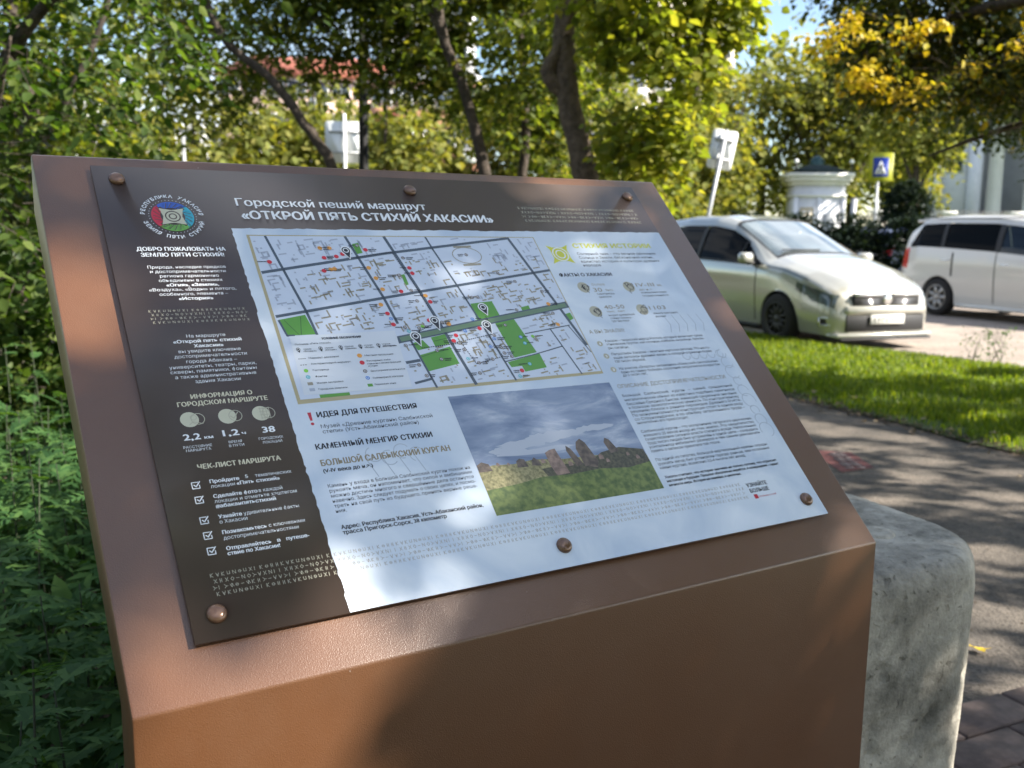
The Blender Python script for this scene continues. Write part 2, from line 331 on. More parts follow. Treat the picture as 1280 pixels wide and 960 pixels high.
mat('car_pearl', (0.46, 0.455, 0.405), 0.22, 0.4, coat=1.0, coatr=0.04); mat('car_white', (0.60, 0.59, 0.56), 0.32, coat=1.0, coatr=0.04)
mat('car_navy', (0.02, 0.03, 0.08), 0.25, coat=1.0); mat('car_black_glass', (0.003, 0.0035, 0.004), 0.08, spec=0.05)
mat('dusty_lit_glass', (0.11, 0.135, 0.14), 0.10, spec=0.9, coat=1.0, coatr=0.02, noise=(2.2, 0.35)); mat('black_rubber', (0.016, 0.015, 0.015), 0.85)  # windscreen: pale base stands in for the sunlit dashboard behind dusty glass
mat('black_plastic', (0.018, 0.018, 0.02), 0.6); mat('rim_dark', (0.05, 0.048, 0.042), 0.4, 0.4); mat('rim_silver', (0.42, 0.41, 0.39), 0.35, 0.6)
mat('chrome', (0.72, 0.73, 0.75), 0.12, 0.95); mat('lamp_clear', (0.09, 0.11, 0.11), 0.08, 0.2, coat=1.0); mat('lamp_red', (0.50, 0.02, 0.03), 0.15, coat=1.0)
mat('plate_white', (0.74, 0.74, 0.70), 0.5); mat('plate_ink', (0.03, 0.03, 0.03), 0.5)
mat('skin', (0.42, 0.22, 0.15), 0.55); mat('hair', (0.03, 0.02, 0.015), 0.8); mat('shirt_dark', (0.05, 0.06, 0.10), 0.9)
mat('light_cabin', (0.35, 0.35, 0.33), 0.8)
G1 = (0.042, 0.065, 0.014); G2 = (0.085, 0.12, 0.022); G3 = (0.15, 0.18, 0.032); G4 = (0.24, 0.23, 0.05); Y1 = (0.42, 0.27, 0.02)
leaf_mat('leaves_mid', [(0, G1), (1, G4), (0.45, G2), (0.8, G3)], 0.5)
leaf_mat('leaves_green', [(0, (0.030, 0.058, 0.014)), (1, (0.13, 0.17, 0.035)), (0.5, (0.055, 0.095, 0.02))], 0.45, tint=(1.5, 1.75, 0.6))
leaf_mat('leaves_bright', [(0, (0.09, 0.12, 0.022)), (1, (0.26, 0.25, 0.05)), (0.5, (0.16, 0.20, 0.035))], 0.55)
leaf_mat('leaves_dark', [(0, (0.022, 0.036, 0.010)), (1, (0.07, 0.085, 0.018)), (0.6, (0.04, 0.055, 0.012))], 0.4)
leaf_mat('leaves_turning', [(0, (0.022, 0.036, 0.010)), (1, (0.36, 0.26, 0.02)), (0.6, (0.045, 0.06, 0.012)), (0.86, (0.10, 0.11, 0.018))], 0.45)
leaf_mat('leaves_yellow', [(0, (0.40, 0.31, 0.03)), (1, (0.50, 0.33, 0.04)), (0.5, (0.48, 0.43, 0.03))], 0.4, tint=(1.4, 1.3, 0.5))
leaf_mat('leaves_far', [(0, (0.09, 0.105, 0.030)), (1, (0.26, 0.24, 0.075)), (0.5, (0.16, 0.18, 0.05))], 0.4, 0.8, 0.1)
leaf_mat('leaves_conifer', [(0, (0.008, 0.016, 0.012)), (1, (0.022, 0.034, 0.02)), (0.5, (0.012, 0.022, 0.014))], 0.2, 0.8, 0.1)
leaf_mat('leaves_weed', [(0, (0.028, 0.075, 0.022)), (1, (0.080, 0.150, 0.042)), (0.5, (0.046, 0.105, 0.032))], 0.35, 0.6, 0.2)
leaf_mat('grass_blade', [(0, (0.055, 0.095, 0.010)), (1, (0.22, 0.25, 0.03)), (0.6, (0.12, 0.18, 0.016))], 0.5)
leaf_mat('dry_leaf', [(0, (0.22, 0.15, 0.09)), (1, (0.42, 0.33, 0.22)), (0.5, (0.30, 0.20, 0.11))], 0.2)
leaf_mat('litter', [(0, (0.05, 0.035, 0.022)), (1, (0.26, 0.20, 0.13)), (0.7, (0.10, 0.07, 0.045))], 0.1)
mat('yellow_leaf', (0.62, 0.42, 0.015), 0.5)
mat('weed_stem', (0.025, 0.035, 0.015), 0.8)

# ---------------------------------------------------------------- ground, path, road, kerb, paving
def sheet(name, poly, z, m, kind='structure', label=None):
    me = arr_mesh(name, [(x, y, z) for x, y in poly], [tuple(range(len(poly)))], m)
    return tag(link(name, me), kind=kind, label=label)
sheet('terrain', [(-400, -60), (400, -60), (400, 600), (-400, 600)], -0.06, 'turf', label='grassy ground reaching to the horizon')
sheet('weed_bed_soil', [(-9, -3), (-0.42, -3), (-0.62, 26), (-9, 26)], -0.012, 'soil', label='bare dark soil under the weeds beside the path')
PE = [(4.60, 2.6), (3.72, 4.7), (3.22, 5.85), (2.99, 6.3), (2.80, 6.9), (2.59, 7.35), (2.34, 7.95), (1.45, 10.0), (0.4, 12.5), (-0.6, 14.85)]
sheet('asphalt_path', [(-0.45, -3), (6.9, -3)] + PE, 0.0, 'asphalt_path', label='dark patched asphalt footpath with worn ragged edges')
HD = np.array([0.385, -0.923]); HD /= np.linalg.norm(HD)      # road direction, towards the camera side
KP = np.array([3.60, 12.2])                                   # a point on the kerb
def kpt(t, off=0.0):
    nrm = np.array([-HD[1], HD[0]])
    return KP + HD * t + nrm * off
NEAR, FAR = 26, -75
rd = [kpt(NEAR, .0), kpt(NEAR, 10.5), kpt(FAR, 10.5), kpt(FAR, 0)]
sheet('road', [tuple(p) for p in rd], -0.035, 'road_surface', label='sunlit pale dusty road surface')
vr = [tuple(kpt(NEAR, -0.12))] + [tuple(kpt(-14, -0.12))] + PE[::-1] + [(6.9, -3)]
sheet('verge_edge', [tuple(kpt(a, c)) for a, c in ((.75, -.10), (26, -.10), (26, .60), (4, .62), (2.2, .55), (1.4, .38), (1.0, .12))], -.006, 'turf', label='ragged turf edge spreading over the road beyond the last kerb stone')
sheet('verge', vr, 0.012, 'turf', label='soil and short turf of the verge between path and road')
for k in range(44):
    t0 = FAR + 30 + k * 1.0
    if t0 > 4.5: break
for k in range(int((0.6 - (FAR + 40)) / 1.0)):
    t0 = FAR + 40 + k * 1.0
    m = MB(); a = kpt(t0 + .5, -0.06)
    ang = math.atan2(HD[1], HD[0])
    if k == 0: kme = MB().box((-0.495, -0.06, -0.05), (0.495, 0.06, 0.095), bev=0.008).mesh('kerb_stone', 'kerb_stone')
    o = link('kerb_stone', kme, loc=(a[0], a[1], rnd.uniform(-.004, .004))); o.rotation_euler = (0, 0, ang + rnd.uniform(-.004, .004))
    o['kind'] = 'structure'; o['label'] = 'pale kerb stone between verge and road'
# paving bricks: laid as single pieces on a dark joint bed
BY = math.radians(25.5); bx_ = np.array([math.cos(BY), math.sin(BY)]); by_ = np.array([-math.sin(BY), math.cos(BY)]); b0 = np.array([1.27, 2.60])
bed_poly = [b0 + bx_ * a + by_ * c for a, c in ((-3.0, 0), (3.4, 0), (3.4, -2.9), (-3.0, -2.9))]
pav = sheet('brick_paving', [tuple(p) for p in bed_poly], 0.006, 'joint_sand', label='dark brick paving meeting the asphalt path')
bme = [MB().box((-0.146, -0.069, 0), (0.146, 0.069, 0.03), bev=0.004).mesh('brick', 'brick_clay') for _ in range(1)]
nb = 0
for j in range(9):
    for i in range(-6, 9):
        if nb >= 290: break
        c = b0 + bx_ * ((i + (0.5 if j % 2 else 0)) * 0.30 + 0.045) + by_ * (-0.0725 - j * 0.145)
        if c[1] < 0.4 or c[0] < 0.2: continue
        o = link('brick', bme[0], pav, (c[0], c[1], -0.002 + rnd.uniform(-.002, .002))); o.rotation_euler = (rnd.uniform(-.006, .006), rnd.uniform(-.006, .006), BY + rnd.uniform(-.006, .006)); nb += 1
# red notice painted on the asphalt
sheet_o = sheet('painted_notice', [(1.90, 5.42), (2.13, 5.54), (2.13, 5.93), (1.88, 5.99)], 0.004, 'red_mark', kind='structure', label='faded red painted mark with white lettering on the asphalt')
mm = MB()
for i in range(7):
    y = 5.50 + i * 0.062
    mm.box((1.95 + .004 * i, y, 0.008), (2.00 + .004 * i, y + 0.022, 0.0085)); mm.box((2.02, y + 0.008, 0.008), (2.07, y + 0.03, 0.0085))
    if i % 2: mm.box((1.95, y + 0.03, 0.0082), (2.06, y + 0.042, 0.0087))
mm.build('white_lettering', 'white_mark', sheet_o)
PRINT_TEXT = [
('w',5.6,1,'ДОБРО ПОЖАЛОВАТЬ НА',28.3,124.6,133.8),
('w',5.6,1,'ЗЕМЛЮ ПЯТИ СТИХИЙ!',31.4,121.1,142.6),
('w',4.3,0,'Природа, наследие предков',35.4,119.3,160.3),
('w',4.3,0,'и достопримечательности',36.9,117.9,166.8),
('w',4.3,0,'региона гармонично',45.9,108.9,173.4),
('w',4.3,0,'объединены в стихиях',43.6,111.5,179.9),
('w',4.3,1,'«Огня», «Земли»,',50.1,105.8,186.6),
('w',4.3,0,'«Воздуха», «Воды» и пятого,',31.4,123.6,193),
('w',4.3,0,'особенного, элемента –',40.9,113.4,199.6),
('w',4.3,1,'«История»',59.3,95.6,206.2),
('w',4.3,0,'На маршруте',57.3,97.6,258.1),
('w',4.3,1,'«Открой пять стихий',42.5,112.9,265.1),
('w',4.3,1,'Хакасии»',62.2,92.4,271.6),
('w',4.3,0,'вы увидите ключевые',45.6,109.5,278),
('w',4.3,0,'достопримечательности',40.2,114.5,284.6),
('w',4.3,0,'города Абакана –',50.8,102.6,291.5),
('w',4.3,0,'университеты, театры, парки,',32.7,121.3,298),
('w',4.3,0,'скверы, памятники, фонтаны',32.8,120.3,304.2),
('w',4.3,0,'а также административные',36.1,118.4,310.7),
('w',4.3,0,'здания Хакасии',54.6,100.6,317.3),
('g',5.4,1,'ИНФОРМАЦИЯ О',46.2,107.8,336.4),
('g',5.4,1,'ГОРОДСКОМ МАРШРУТЕ',31.7,121.9,345),
('w',7.4,1,'2,2',29.9,45.7,385),
('w',3.6,1,'км',49.7,57.9,385.1),
('w',7.4,1,'1,2',67.8,83.4,384.5),
('w',3.4,1,'ч',86.4,90.2,384.2),
('w',7.4,1,'38',107.3,119.8,384.9),
('w',2.9,0,'РАССТОЯНИЕ',28.1,55.1,394.2),
('w',2.9,0,'МАРШРУТА',29.8,53.5,398.2),
('w',2.9,0,'ВРЕМЯ',71.6,84.6,393.2),
('w',2.9,0,'В ПУТИ',71,85.8,397.6),
('w',2.9,0,'ГОРОДСКИХ',101.5,126.4,393),
('w',2.9,0,'ЛОКАЦИЙ',104.2,124.2,397.8),
('g',5.4,1,'ЧЕК-ЛИСТ МАРШРУТА',36.4,117.1,418.9),
('w',3.9,1,'Пройдите',44.2,72,435.6),
('w',3.9,0,'5',78.2,81.1,434.6),
('w',3.9,0,'тематических',87.9,124,434.9),
('w',3.9,0,'локации',44.2,67,441),
('w',3.9,1,'«Пять стихий»',68.5,110.5,440.9),
('w',3.9,1,'Сделайте фото',44.2,85.8,452),
('w',3.9,0,'в каждой',87.4,110.6,451.9),
('w',3.9,0,'локации и отметьте хэштегом',44.2,123.6,457.5),
('w',3.9,1,'#абаканпятьстихий',44.2,101.2,462.9),
('w',3.9,1,'Узнайте',44.2,65.9,474.2),
('w',3.9,0,'удивительные факты',67.7,121.5,474.2),
('w',3.9,0,'о Хакасии',44.2,70.1,479.6),
('w',3.9,1,'Познакомьтесь',44.2,85.6,490.9),
('w',3.9,0,'с ключевыми',87.8,123,490.6),
('w',3.9,0,'достопримечательностями',44.2,115.3,496.7),
('w',3.9,1,'Отправляйтесь',44.2,85.9,507.7),
('w',3.9,1,'в',91.7,94.6,507.4),
('w',3.9,1,'путеше-',100.5,122.6,507.3),
('w',3.9,1,'ствие по Хакасии!',44.2,92.8,512.9),
('w',13,0.5,'Городской пеший маршрут',153.5,405.5,60.3),
('w',13.4,1,'«ОТКРОЙ ПЯТЬ СТИХИЙ ХАКАСИИ»',155.3,499.7,82.2),
('k',6.6,1,'ИДЕЯ ДЛЯ ПУТЕШЕСТВИЯ',167.9,282.9,372.6),
('k',4.7,0,'Музей «Древние курганы Салбыкской',168.5,297.6,386.6),
('k',4.7,0,'степи» (Усть-Абаканский район)',168.6,278.4,393.1),
('k',6.6,1,'КАМЕННЫЙ МЕНГИР СТИХИИ',155.9,288,411.8),
('t',7.2,1,'БОЛЬШОЙ САЛБЫКСКИЙ КУРГАН',155.9,302.5,431.9),
('k',4.4,1,'(V-IV века до н.э.)',155.9,209.3,439.8),
('k',4.1,0,'Камень у входа в Большой Салбыкский курган похож на',155.9,317.3,457.4),
('k',4.1,0,'рукоять меча, он напоминает, что силой и амбициями',155.9,317.3,463.2),
('k',4.1,0,'можно достичь многого и свершённые дела останутся',155.9,317.3,469.1),
('k',4.1,0,'навечно. Здесь следует подумать о своих целях, и посмо-',155.9,317.3,474.9),
('k',4.1,0,'треть на свой путь из будущего, принять верные реше-',155.9,317.3,480.8),
('k',4.1,0,'ния.',155.9,167,486.5),
('k',4.4,1,'Адрес: Республика Хакасия, Усть-Абаканский район,',155.9,314.3,504.9),
('k',4.4,1,'трасса Пригорск-Сорск, 38 километр',155.9,268.9,510.8),
('y',8.6,1,'СТИХИЯ ИСТОРИИ',610.5,749,129.8),
('k',4.8,0,'Солярный знак – это вечное движение',611.2,751.6,143.2),
('k',4.8,0,'Солнца и Земли, бесконечная жизнь,',610.9,743.8,150.5),
('k',4.8,0,'единство истории и культуры древних',610.6,751.4,157.6),
('k',4.8,0,'народов',611.2,641.1,164.7),
('k',6,1,'ФАКТЫ О ХАКАСИИ',562.6,650.5,183),
('s',5,0,'более',607.4,629.5,200.6),
('t',7.5,0,'30',605.8,620.1,211.6),
('t',4.4,0,'тыс.',625.3,639.8,210.8),
('k',3.4,0,'памятников',608.2,637.5,216.9),
('k',3.4,0,'археологии',609.2,629.9,222.5),
('t',7,0,'IV-III',682.6,715.2,204.2),
('t',4,0,'вв.',720.7,729.2,204.2),
('t',3.6,0,'до н.э.',684,708.7,211.4),
('k',3.4,0,'возникновение первой',684.9,730.3,216.9),
('k',3.4,0,'государственности',683.9,730.7,222.8),
('t',7.2,0,'40-50',607.9,642,242.7),
('t',3.4,0,'тыс. лет',608.6,639.1,248.6),
('k',3.4,0,'возраст древнейшей',608.5,652.2,255.1),
('k',3.4,0,'стоянки человека –',608.8,646.2,260.4),
('k',3.4,0,'грот Двуглазка',608.7,637.2,265.4),
('t',7,0,'1103',683.3,712.5,246.8),
('k',3.4,0,'объекта культурного',685.4,729.2,255.1),
('k',3.4,0,'наследия',686.2,704.1,260.8),
('t',6,0,'А ВЫ ЗНАЛИ?',563.2,620.8,282.8),
('k',4.1,0,'Хакасы – тюркский народ России, который включает такие',580,749,298.2),
('k',4.1,0,'этнические группы, как качинцы, койбалы, кызыльцы, бельты-',580,749,303.8),
('k',4.1,0,'ры, сагайцы.',580,613.4,309.9),
('k',4.1,0,'Петроглифы Хакасии – визитная карточка региона. Это насто-',580,749,320.1),
('k',4.1,0,'ящая летопись древней жизни, в которой отражено более',580,749,326.2),
('k',4.1,0,'120 тысяч образов.',580,629.4,332),
('k',4.1,0,'На участке «Оглахты» заповедника «Хакасский» расположено',580,749,343.8),
('k',4.1,0,'одно из самых больших скоплений петроглифов возрастом',580,749,349.5),
('k',4.1,0,'до 5 тысяч лет.',580,619.4,354.6),
('t',6,0,'ОПИСАНИЕ ДОСТОПРИМЕЧАТЕЛЬНОСТИ',563.2,745.8,371.9),
('k',4.1,0,'Большой   Салбыкский   курган   –   самый   грандиозный',563.2,749,385.6),
('k',4.1,0,'мегалитический объект из известных подобных памятников',563.2,749,392.1),
('k',4.1,0,'бассейна Среднего Енисея, имеющий сакральное значение',563.2,749,398.4),
('k',4.1,0,'и большую археологическую ценность. По конструктивному',563.2,749,404.2),
('k',4.1,0,'решению близок к ранним пирамидам Древнего Египта.',563.2,749,410),
('k',4.1,0,'По монументальности конструкции стоит в одном ряду',563.2,749,415.9),
('k',4.1,0,'со Стоунхенджем, а по объёму затраченного труда –',563.2,749,421.8),
('k',4.1,0,'значительно его превосходит.',563.2,646.9,427.2),
('k',4.1,0,'Салбыкский курган – это захоронение тагарского царя-воина,',563.2,749,440.1),
('k',4.1,0,'жившего 25 веков назад на этих землях. Это свидетельство',563.2,749,445.9),
('k',4.1,0,'существования сильной власти степного вождя. Непосильный',563.2,749,451.5),
('k',4.1,0,'труд тысяч людей был устремлён к одной цели – соорудить',563.2,749,457.3),
('k',4.1,0,'усыпальницу небывалых размеров и тем самым увековечить',563.2,749,462.9),
('k',4.1,0,'память о великом правителе той эпохи.',563.2,675,468.9),
('k',4.1,0,'По одной из гипотез, большой вертикальный камень ограды',563.2,749,481.4),
('k',4.1,0,'(рукоять меча) был установлен гораздо раньше, чем остальные',563.2,749,487.3),
('k',4.1,0,'камни кургана, возможно 3,5-4 тысячи лет назад.',563.2,703.1,493),
('k',3.5,1,'Хакасы считают, что история значима не только потому, что отражает',563.2,749,506),
('k',3.5,1,'настоящее и будущее. Прошлое обязательно вернётся. А возвращение – гарант',563.2,749,511.5),
('k',3.5,1,'вечности мира. История не линейна, а циклична.',563.2,679.2,517.2),
('k',5.4,1,'УЗНАЙТЕ',677.3,711.6,535.8),
('k',5.4,1,'БОЛЬШЕ',678.2,709.9,543.9),
('r',2.8,0,'khakasia.travel',688.2,716.7,551.4),
('k',2.9,1,'УСЛОВНЫЕ ОБОЗНАЧЕНИЯ',201.2,248,270.1),
('k',2.3,0,'Площадь «Пять стихий»',169.2,210.5,276.1),
('k',2.3,0,'стихия',176.9,185.6,283.3),
('k',2.3,0,'«Воздух»',176,191,286.2),
('k',2.3,0,'стихия',201.4,211.1,283.1),
('k',2.3,0,'«Огонь»',200.9,214.5,286),
('k',2.3,0,'стихия',225,235.1,282.8),
('k',2.3,0,'«Земля»',224.6,238.1,285.7),
('k',2.3,0,'стихия',248.2,258.3,282.5),
('k',2.3,0,'«Вода»',248.1,259.6,285.6),
('k',2.3,0,'стихия',270.1,280.4,282.2),
('k',2.3,1,'«История»',269.8,287.2,285.2),
('k',2.3,0,'Маршрут движения',179.5,214.1,295.9),
('k',2.3,0,'Альтернативный маршрут',179.9,225.6,304.1),
('k',2.3,0,'Гостиница',179.5,197.6,312.8),
('k',2.3,0,'Фонтан',179.9,193.2,321.4),
('k',2.3,0,'Жилая застройка',179.1,209.2,330.1),
('k',2.3,0,'Городские кварталы',178.9,211.8,338.4),
('k',2.3,0,'Местная продукция',244.4,279.2,297.1),
('k',2.3,0,'Рестораны, кафе',244.5,273.5,304.8),
('k',2.3,0,'и магазины с местной продукцией',244.1,285.1,308.8),
('k',2.3,0,'кухни',244.3,255.3,312.1),
('k',2.3,0,'Достопримечательность',244.7,287,319.1),
('k',2.3,0,'Сувенирный магазин',244.5,281.2,328.8),
('k',2.3,0,'Парковая зона',243.9,269.3,337.8),
]
# ---------------------------------------------------------------- the information stand
YAW, TILT = 0.55126, 0.78262
U = np.array([math.cos(YAW), math.sin(YAW), 0.0]); NF = np.array([math.sin(YAW), -math.cos(YAW), 0.0])
VD = NF * math.cos(TILT) + np.array([0, 0, -math.sin(TILT)])       # down the slope
NN = np.cross(VD, U) * -1.0
if NN[2] < 0: NN = -NN                                             # out of the slope
A0 = np.array([-0.5490, 1.1246, 1.4456]); WID, LEN = 0.9, 0.6728
ROOT = A0 + U * WID / 2 + VD * LEN - NF * 0.06; ROOT[2] = 0.0
stand = thing('information_stand', 'brown metal information stand with a sloping printed town route panel, close to the viewer', 'information board', tuple(ROOT))
def Wp(u, v, h=0.0):        # stand-local point from metres on the slope plane
    return A0 + U * u + VD * v + NN * h - ROOT
# shell: profile in the (n, z) plane swept along U, with rounded bends and soft edges
def fillet(pts, rads, seg=5):
    out = []
    n = len(pts)
    for i, (p, r) in enumerate(zip(pts, rads)):
        p = np.array(p, float); a = np.array(pts[i - 1], float) - p; b = np.array(pts[(i + 1) % n], float) - p
        if r <= 0: out.append(p); continue
        a /= np.linalg.norm(a); b /= np.linalg.norm(b); th = math.acos(max(-1, min(1, a @ b))); d = r / math.tan(th / 2)
        s, e = p + a * d, p + b * d; c = p + (a + b) / np.linalg.norm(a + b) * r / math.sin(th / 2)
        a0 = math.atan2(*(s - c)[::-1]); a1 = math.atan2(*(e - c)[::-1]); da = (a1 - a0 + math.pi) % (2 * math.pi) - math.pi
        out += [c + r * np.array([math.cos(a0 + da * k / seg), math.sin(a0 + da * k / seg)]) for k in range(seg + 1)]
    return out
nA, zA = 0.0, A0[2]; nD, zD = LEN * math.cos(TILT), A0[2] - LEN * math.sin(TILT)
TH = 0.052
prof = [(nA, zA), (nD, zD), (nD, 0.02), (nD - TH, 0.02), (nD - TH, zD + TH * 0.41 - 0.03), (nA + 0.0, zA - 0.073)]
pr = fillet(prof, [0.006, 0.006, 0.0, 0.0, 0.02, 0.006])
Np = len(pr); V = []; F = []
cols = [(0.0, 0.0025), (0.0007, 0.0007), (0.0025, 0.0), (WID - 0.0025, 0.0), (WID - 0.0007, 0.0007), (WID, 0.0025)]
pc = np.mean(np.array(pr), axis=0); PR = np.array(pr)
tg = np.roll(PR, -1, 0) - np.roll(PR, 1, 0); nr = np.stack([-tg[:, 1], tg[:, 0]], 1); nr /= np.linalg.norm(nr, axis=1)[:, None] + 1e-9
if ((PR[0] - pc) @ nr[0]) > 0: nr = -nr
for uu, ins in cols:
    for q, nn_ in zip(PR, nr):
        x = q + nn_ * ins
        V.append(A0 * [1, 1, 0] + U * uu + NF * x[0] + np.array([0, 0, x[1]]) - ROOT)
for c in range(len(cols) - 1):
    for i in range(Np):
        j = (i + 1) % Np; F.append((c * Np + i, c * Np + j, (c + 1) * Np + j, (c + 1) * Np + i))
F.append(tuple(range(Np))); F.append(tuple(range((len(cols) - 1) * Np, len(cols) * Np))[::-1])
shell = link('shell', arr_mesh('shell', V, F, 'brown_powder_coat'), stand)
smooth_by_angle(shell, 32)
# round outer corner at the top right is small: a foot plate under the stand
fb = MB(); MM = Matrix.Translation((0, 0, 0)) @ Matrix.Rotation(YAW, 4, 'Z')
fb.box((-0.47, -0.12, 0.0), (0.47, 0.16, 0.02), M=MM, bev=0.003); fb.build('foot_plate', 'brown_powder_coat', stand)

PU, PV, PW, PH, PT = 0.0580, 0.0345, 0.7825, 0.5903, 0.003
GAP = 0.004
ZT = GAP + PT                                       # printed face above the slope
def Q(u, v, h=0.0):                                 # mm on the plate -> stand-local
    return A0 + U * (PU + u / 1000) + VD * (PV + v / 1000) + NN * (ZT + h / 1000) - ROOT
pm = MB()
V = [Q(a, b, c) for c in (-3, 0) for a, b in ((0, 0), (782.5, 0), (782.5, 590.3), (0, 590.3))]
pm.add(V, [(0, 1, 2, 3), (7, 6, 5, 4), (0, 4, 5, 1), (1, 5, 6, 2), (2, 6, 7, 3), (3, 7, 4, 0)])
panel = pm.build('printed_panel', 'panel_brown', stand)
bm = bmesh.new(); bm.from_mesh(panel.data); bmesh.ops.recalc_face_normals(bm, faces=bm.faces); bm.to_mesh(panel.data); bm.free()

class Ink:
    """flat print: polygons lying on the plate, one mesh per ink and layer"""
    def __init__(s, h): s.h = h; s.V = []; s.F = []
    def poly(s, pts):
        a = sum(p[0] * q[1] - q[0] * p[1] for p, q in zip(pts, list(pts[1:]) + [pts[0]]))
        if a < 0: pts = list(pts)[::-1]
        k = len(s.V); s.V += list(pts); s.F.append(tuple(range(k, k + len(pts)))[::-1]); return s
    def line(s, pts, w):
        for p, q in zip(pts[:-1], pts[1:]):
            p, q = np.array(p, float), np.array(q, float); d = q - p; l = np.linalg.norm(d)
            if l < 1e-6: continue
            d /= l; n = np.array([-d[1], d[0]]) * w / 2; e = d * w * 0.25
            s.poly([tuple(p - e + n), tuple(p - e - n), tuple(q + e - n), tuple(q + e + n)])
        return s
    def disc(s, c, r, n=14, ry=None):
        ry = ry or r
        return s.poly([(c[0] + r * math.cos(2 * math.pi * k / n), c[1] + ry * math.sin(2 * math.pi * k / n)) for k in range(n)])
    def ring(s, c, r, w, n=24, a0=0, a1=360, ry=None):
        ry = ry or r; A = [math.radians(a0 + (a1 - a0) * k / n) for k in range(n + 1)]
        for p, q in zip(A[:-1], A[1:]):
            s.poly([(c[0] + (r + e) * math.cos(t), c[1] + (ry + e) * math.sin(t)) for t, e in ((p, -w / 2), (q, -w / 2), (q, w / 2), (p, w / 2))])
        return s
    def build(s, name, m):
        V = [Q(a, b, s.h) for a, b in s.V]
        o = link(name, arr_mesh(name, V, s.F, m), panel)
        if (len(s.F) > 12 or name in ('map_paths', 'map_symbols', 'map_buildings', 'map_pins', 'map_pin_halo', 'map_pin_rings', 'emblem_vein')) and name not in ('emblem_rings', 'sun_sign_rings'): o['kind'] = 'stuff'
        return o

def jag(p, q, n, amp, r):
    p, q = np.array(p, float), np.array(q, float); d = q - p; nrm = np.array([-d[1], d[0]]) / np.linalg.norm(d)
    o = []
    for k in range(n):
        t = (k + (r.uniform(-.3, .3) if k else 0)) / n; o.append(tuple(p + d * t + (nrm * r.uniform(-amp, amp) if k else 0)))
    return o
r1 = random.Random(3)
sheet_pts = jag((139, 98), (782.2, 98), 90, 0.9, r1) + [(782.2, 98), (782.2, 590)] + [(139.5, 590)] + jag((139.5, 590), (139, 98), 90, 1.0, r1)[1:]
Ink(0.06).poly(sheet_pts).build('white_sheet_print', 'sheet_print')
r2 = random.Random(5)
mp_pts = jag((155, 109), (551.5, 110), 20, .3, r2) + [(551.5, 110), (551, 344)] + jag((551, 344), (153.5, 351), 20, .5, r2)[1:] + jag((153.5, 351), (155, 109), 30, .5, r2)
# map frame, ground colour
Ink(0.12).poly([(154, 108.3), (552.3, 109), (552.3, 347), (152, 354)]).build('map_frame', 'ink_gold')
Ink(0.18).poly([(157.5, 110), (550.8, 110.5), (550.8, 343), (156, 348.5)]).build('map_ground', 'ink_mapbg')
parks = [[(408, 225), (440, 222), (442, 246), (407, 253)], [(430, 256), (460, 253), (470, 307), (435, 313)], [(423, 319), (473, 309), (474, 331), (441, 335), (440, 326), (425, 327)], [(312, 300), (355, 290), (358, 316), (315, 324)],
         [(335, 275), (355, 271), (356, 286), (336, 289)], [(309, 282), (323, 278), (329, 290), (312, 293)], [(540, 248), (549, 246), (550, 256), (542, 260)], [(478, 234), (491, 231), (491, 238), (478, 240)],
         [(160, 239), (192, 233), (197, 262), (164, 262)], [(178, 344), (212, 344), (212, 348), (178, 348.4)], [(281, 123), (290, 121), (291, 138), (283, 140)], [(330, 175), (335, 174), (335, 191), (330, 193)]]
ik = Ink(0.24)
for p in parks: Ink(0.24).poly(p).build('map_park', 'ink_park')
roads = [([(159, 168), (321, 139), (508, 112)], 4.2), ([(159, 234), (347, 203), (551, 171)], 4.0), ([(420, 318), (466, 310), (512, 300)], 1.6), ([(466, 277), (538, 267)], 1.6), ([(292, 309.5), (309, 307.5)], 4), ([(293, 339), (314, 335)], 3.2),
         ([(176, 111), (185, 168), (191, 205), (195, 230), (198, 262)], 3.2), ([(276, 111), (295, 210), (300, 251)], 3.6), ([(328, 111), (346, 203), (356, 265), (368, 347)], 4.2), ([(386, 111), (389, 132), (401, 196), (411, 256), (423, 346)], 2.6),
         ([(510, 111), (523, 173), (536, 235), (549, 300)], 4.2), ([(506, 271), (520, 345)], 2), ([(308, 278), (317, 347)], 2.8), ([(172, 262), (164, 262), (160, 240)], 2.5), ([(536, 268), (550, 312)], 1.6)]
def inmap(p): return 159 < p[0] < 549 and 112 < p[1] < 343
def dseg(p, a, b):
    a, b, p = np.array(a, float), np.array(b, float), np.array(p, float); t = max(0, min(1, ((p - a) @ (b - a)) / ((b - a) @ (b - a)))); return np.linalg.norm(p - a - t * (b - a))
LEG = [(166, 263), (293, 262), (287, 344), (161.5, 343)]
big = Ink(0.3)
big.line([(293, 276), (420, 254.5), (549, 232.5)], 10.5)
for l, w_ in roads: big.line(l, w_)
big.build('map_roads', 'ink_road')
Ink(0.36).line([(297, 275.5), (420, 254.5), (547, 233)], 6.5).build('map_boulevard_median', 'ink_median')
r3 = random.Random(21); h1, h2 = Ink(0.3), Ink(0.3)
def pip(p, poly):
    s = False
    for (x1, y1), (x2, y2) in zip(poly, poly[1:] + poly[:1]):
        if (y1 > p[1]) != (y2 > p[1]) and p[0] < (x2 - x1) * (p[1] - y1) / (y2 - y1) + x1: s = not s
    return s
def clear(p, m=5.5):
    if not inmap(p) or (p[0] < 295 and p[1] > 262) or any(pip(p, q) for q in parks): return False
    if abs(p[0] - 435) < 27 and abs(p[1] - 143) < 20: return False
    for l, w_ in roads + [([(293, 276), (549, 232.5)], 10)]:
        for a, b in zip(l[:-1], l[1:]):
            if dseg(p, a, b) < m + w_ / 2: return False
    return True
e1 = np.array([0.985, -0.17]); e2 = np.array([0.17, 0.985])
nbld = 0
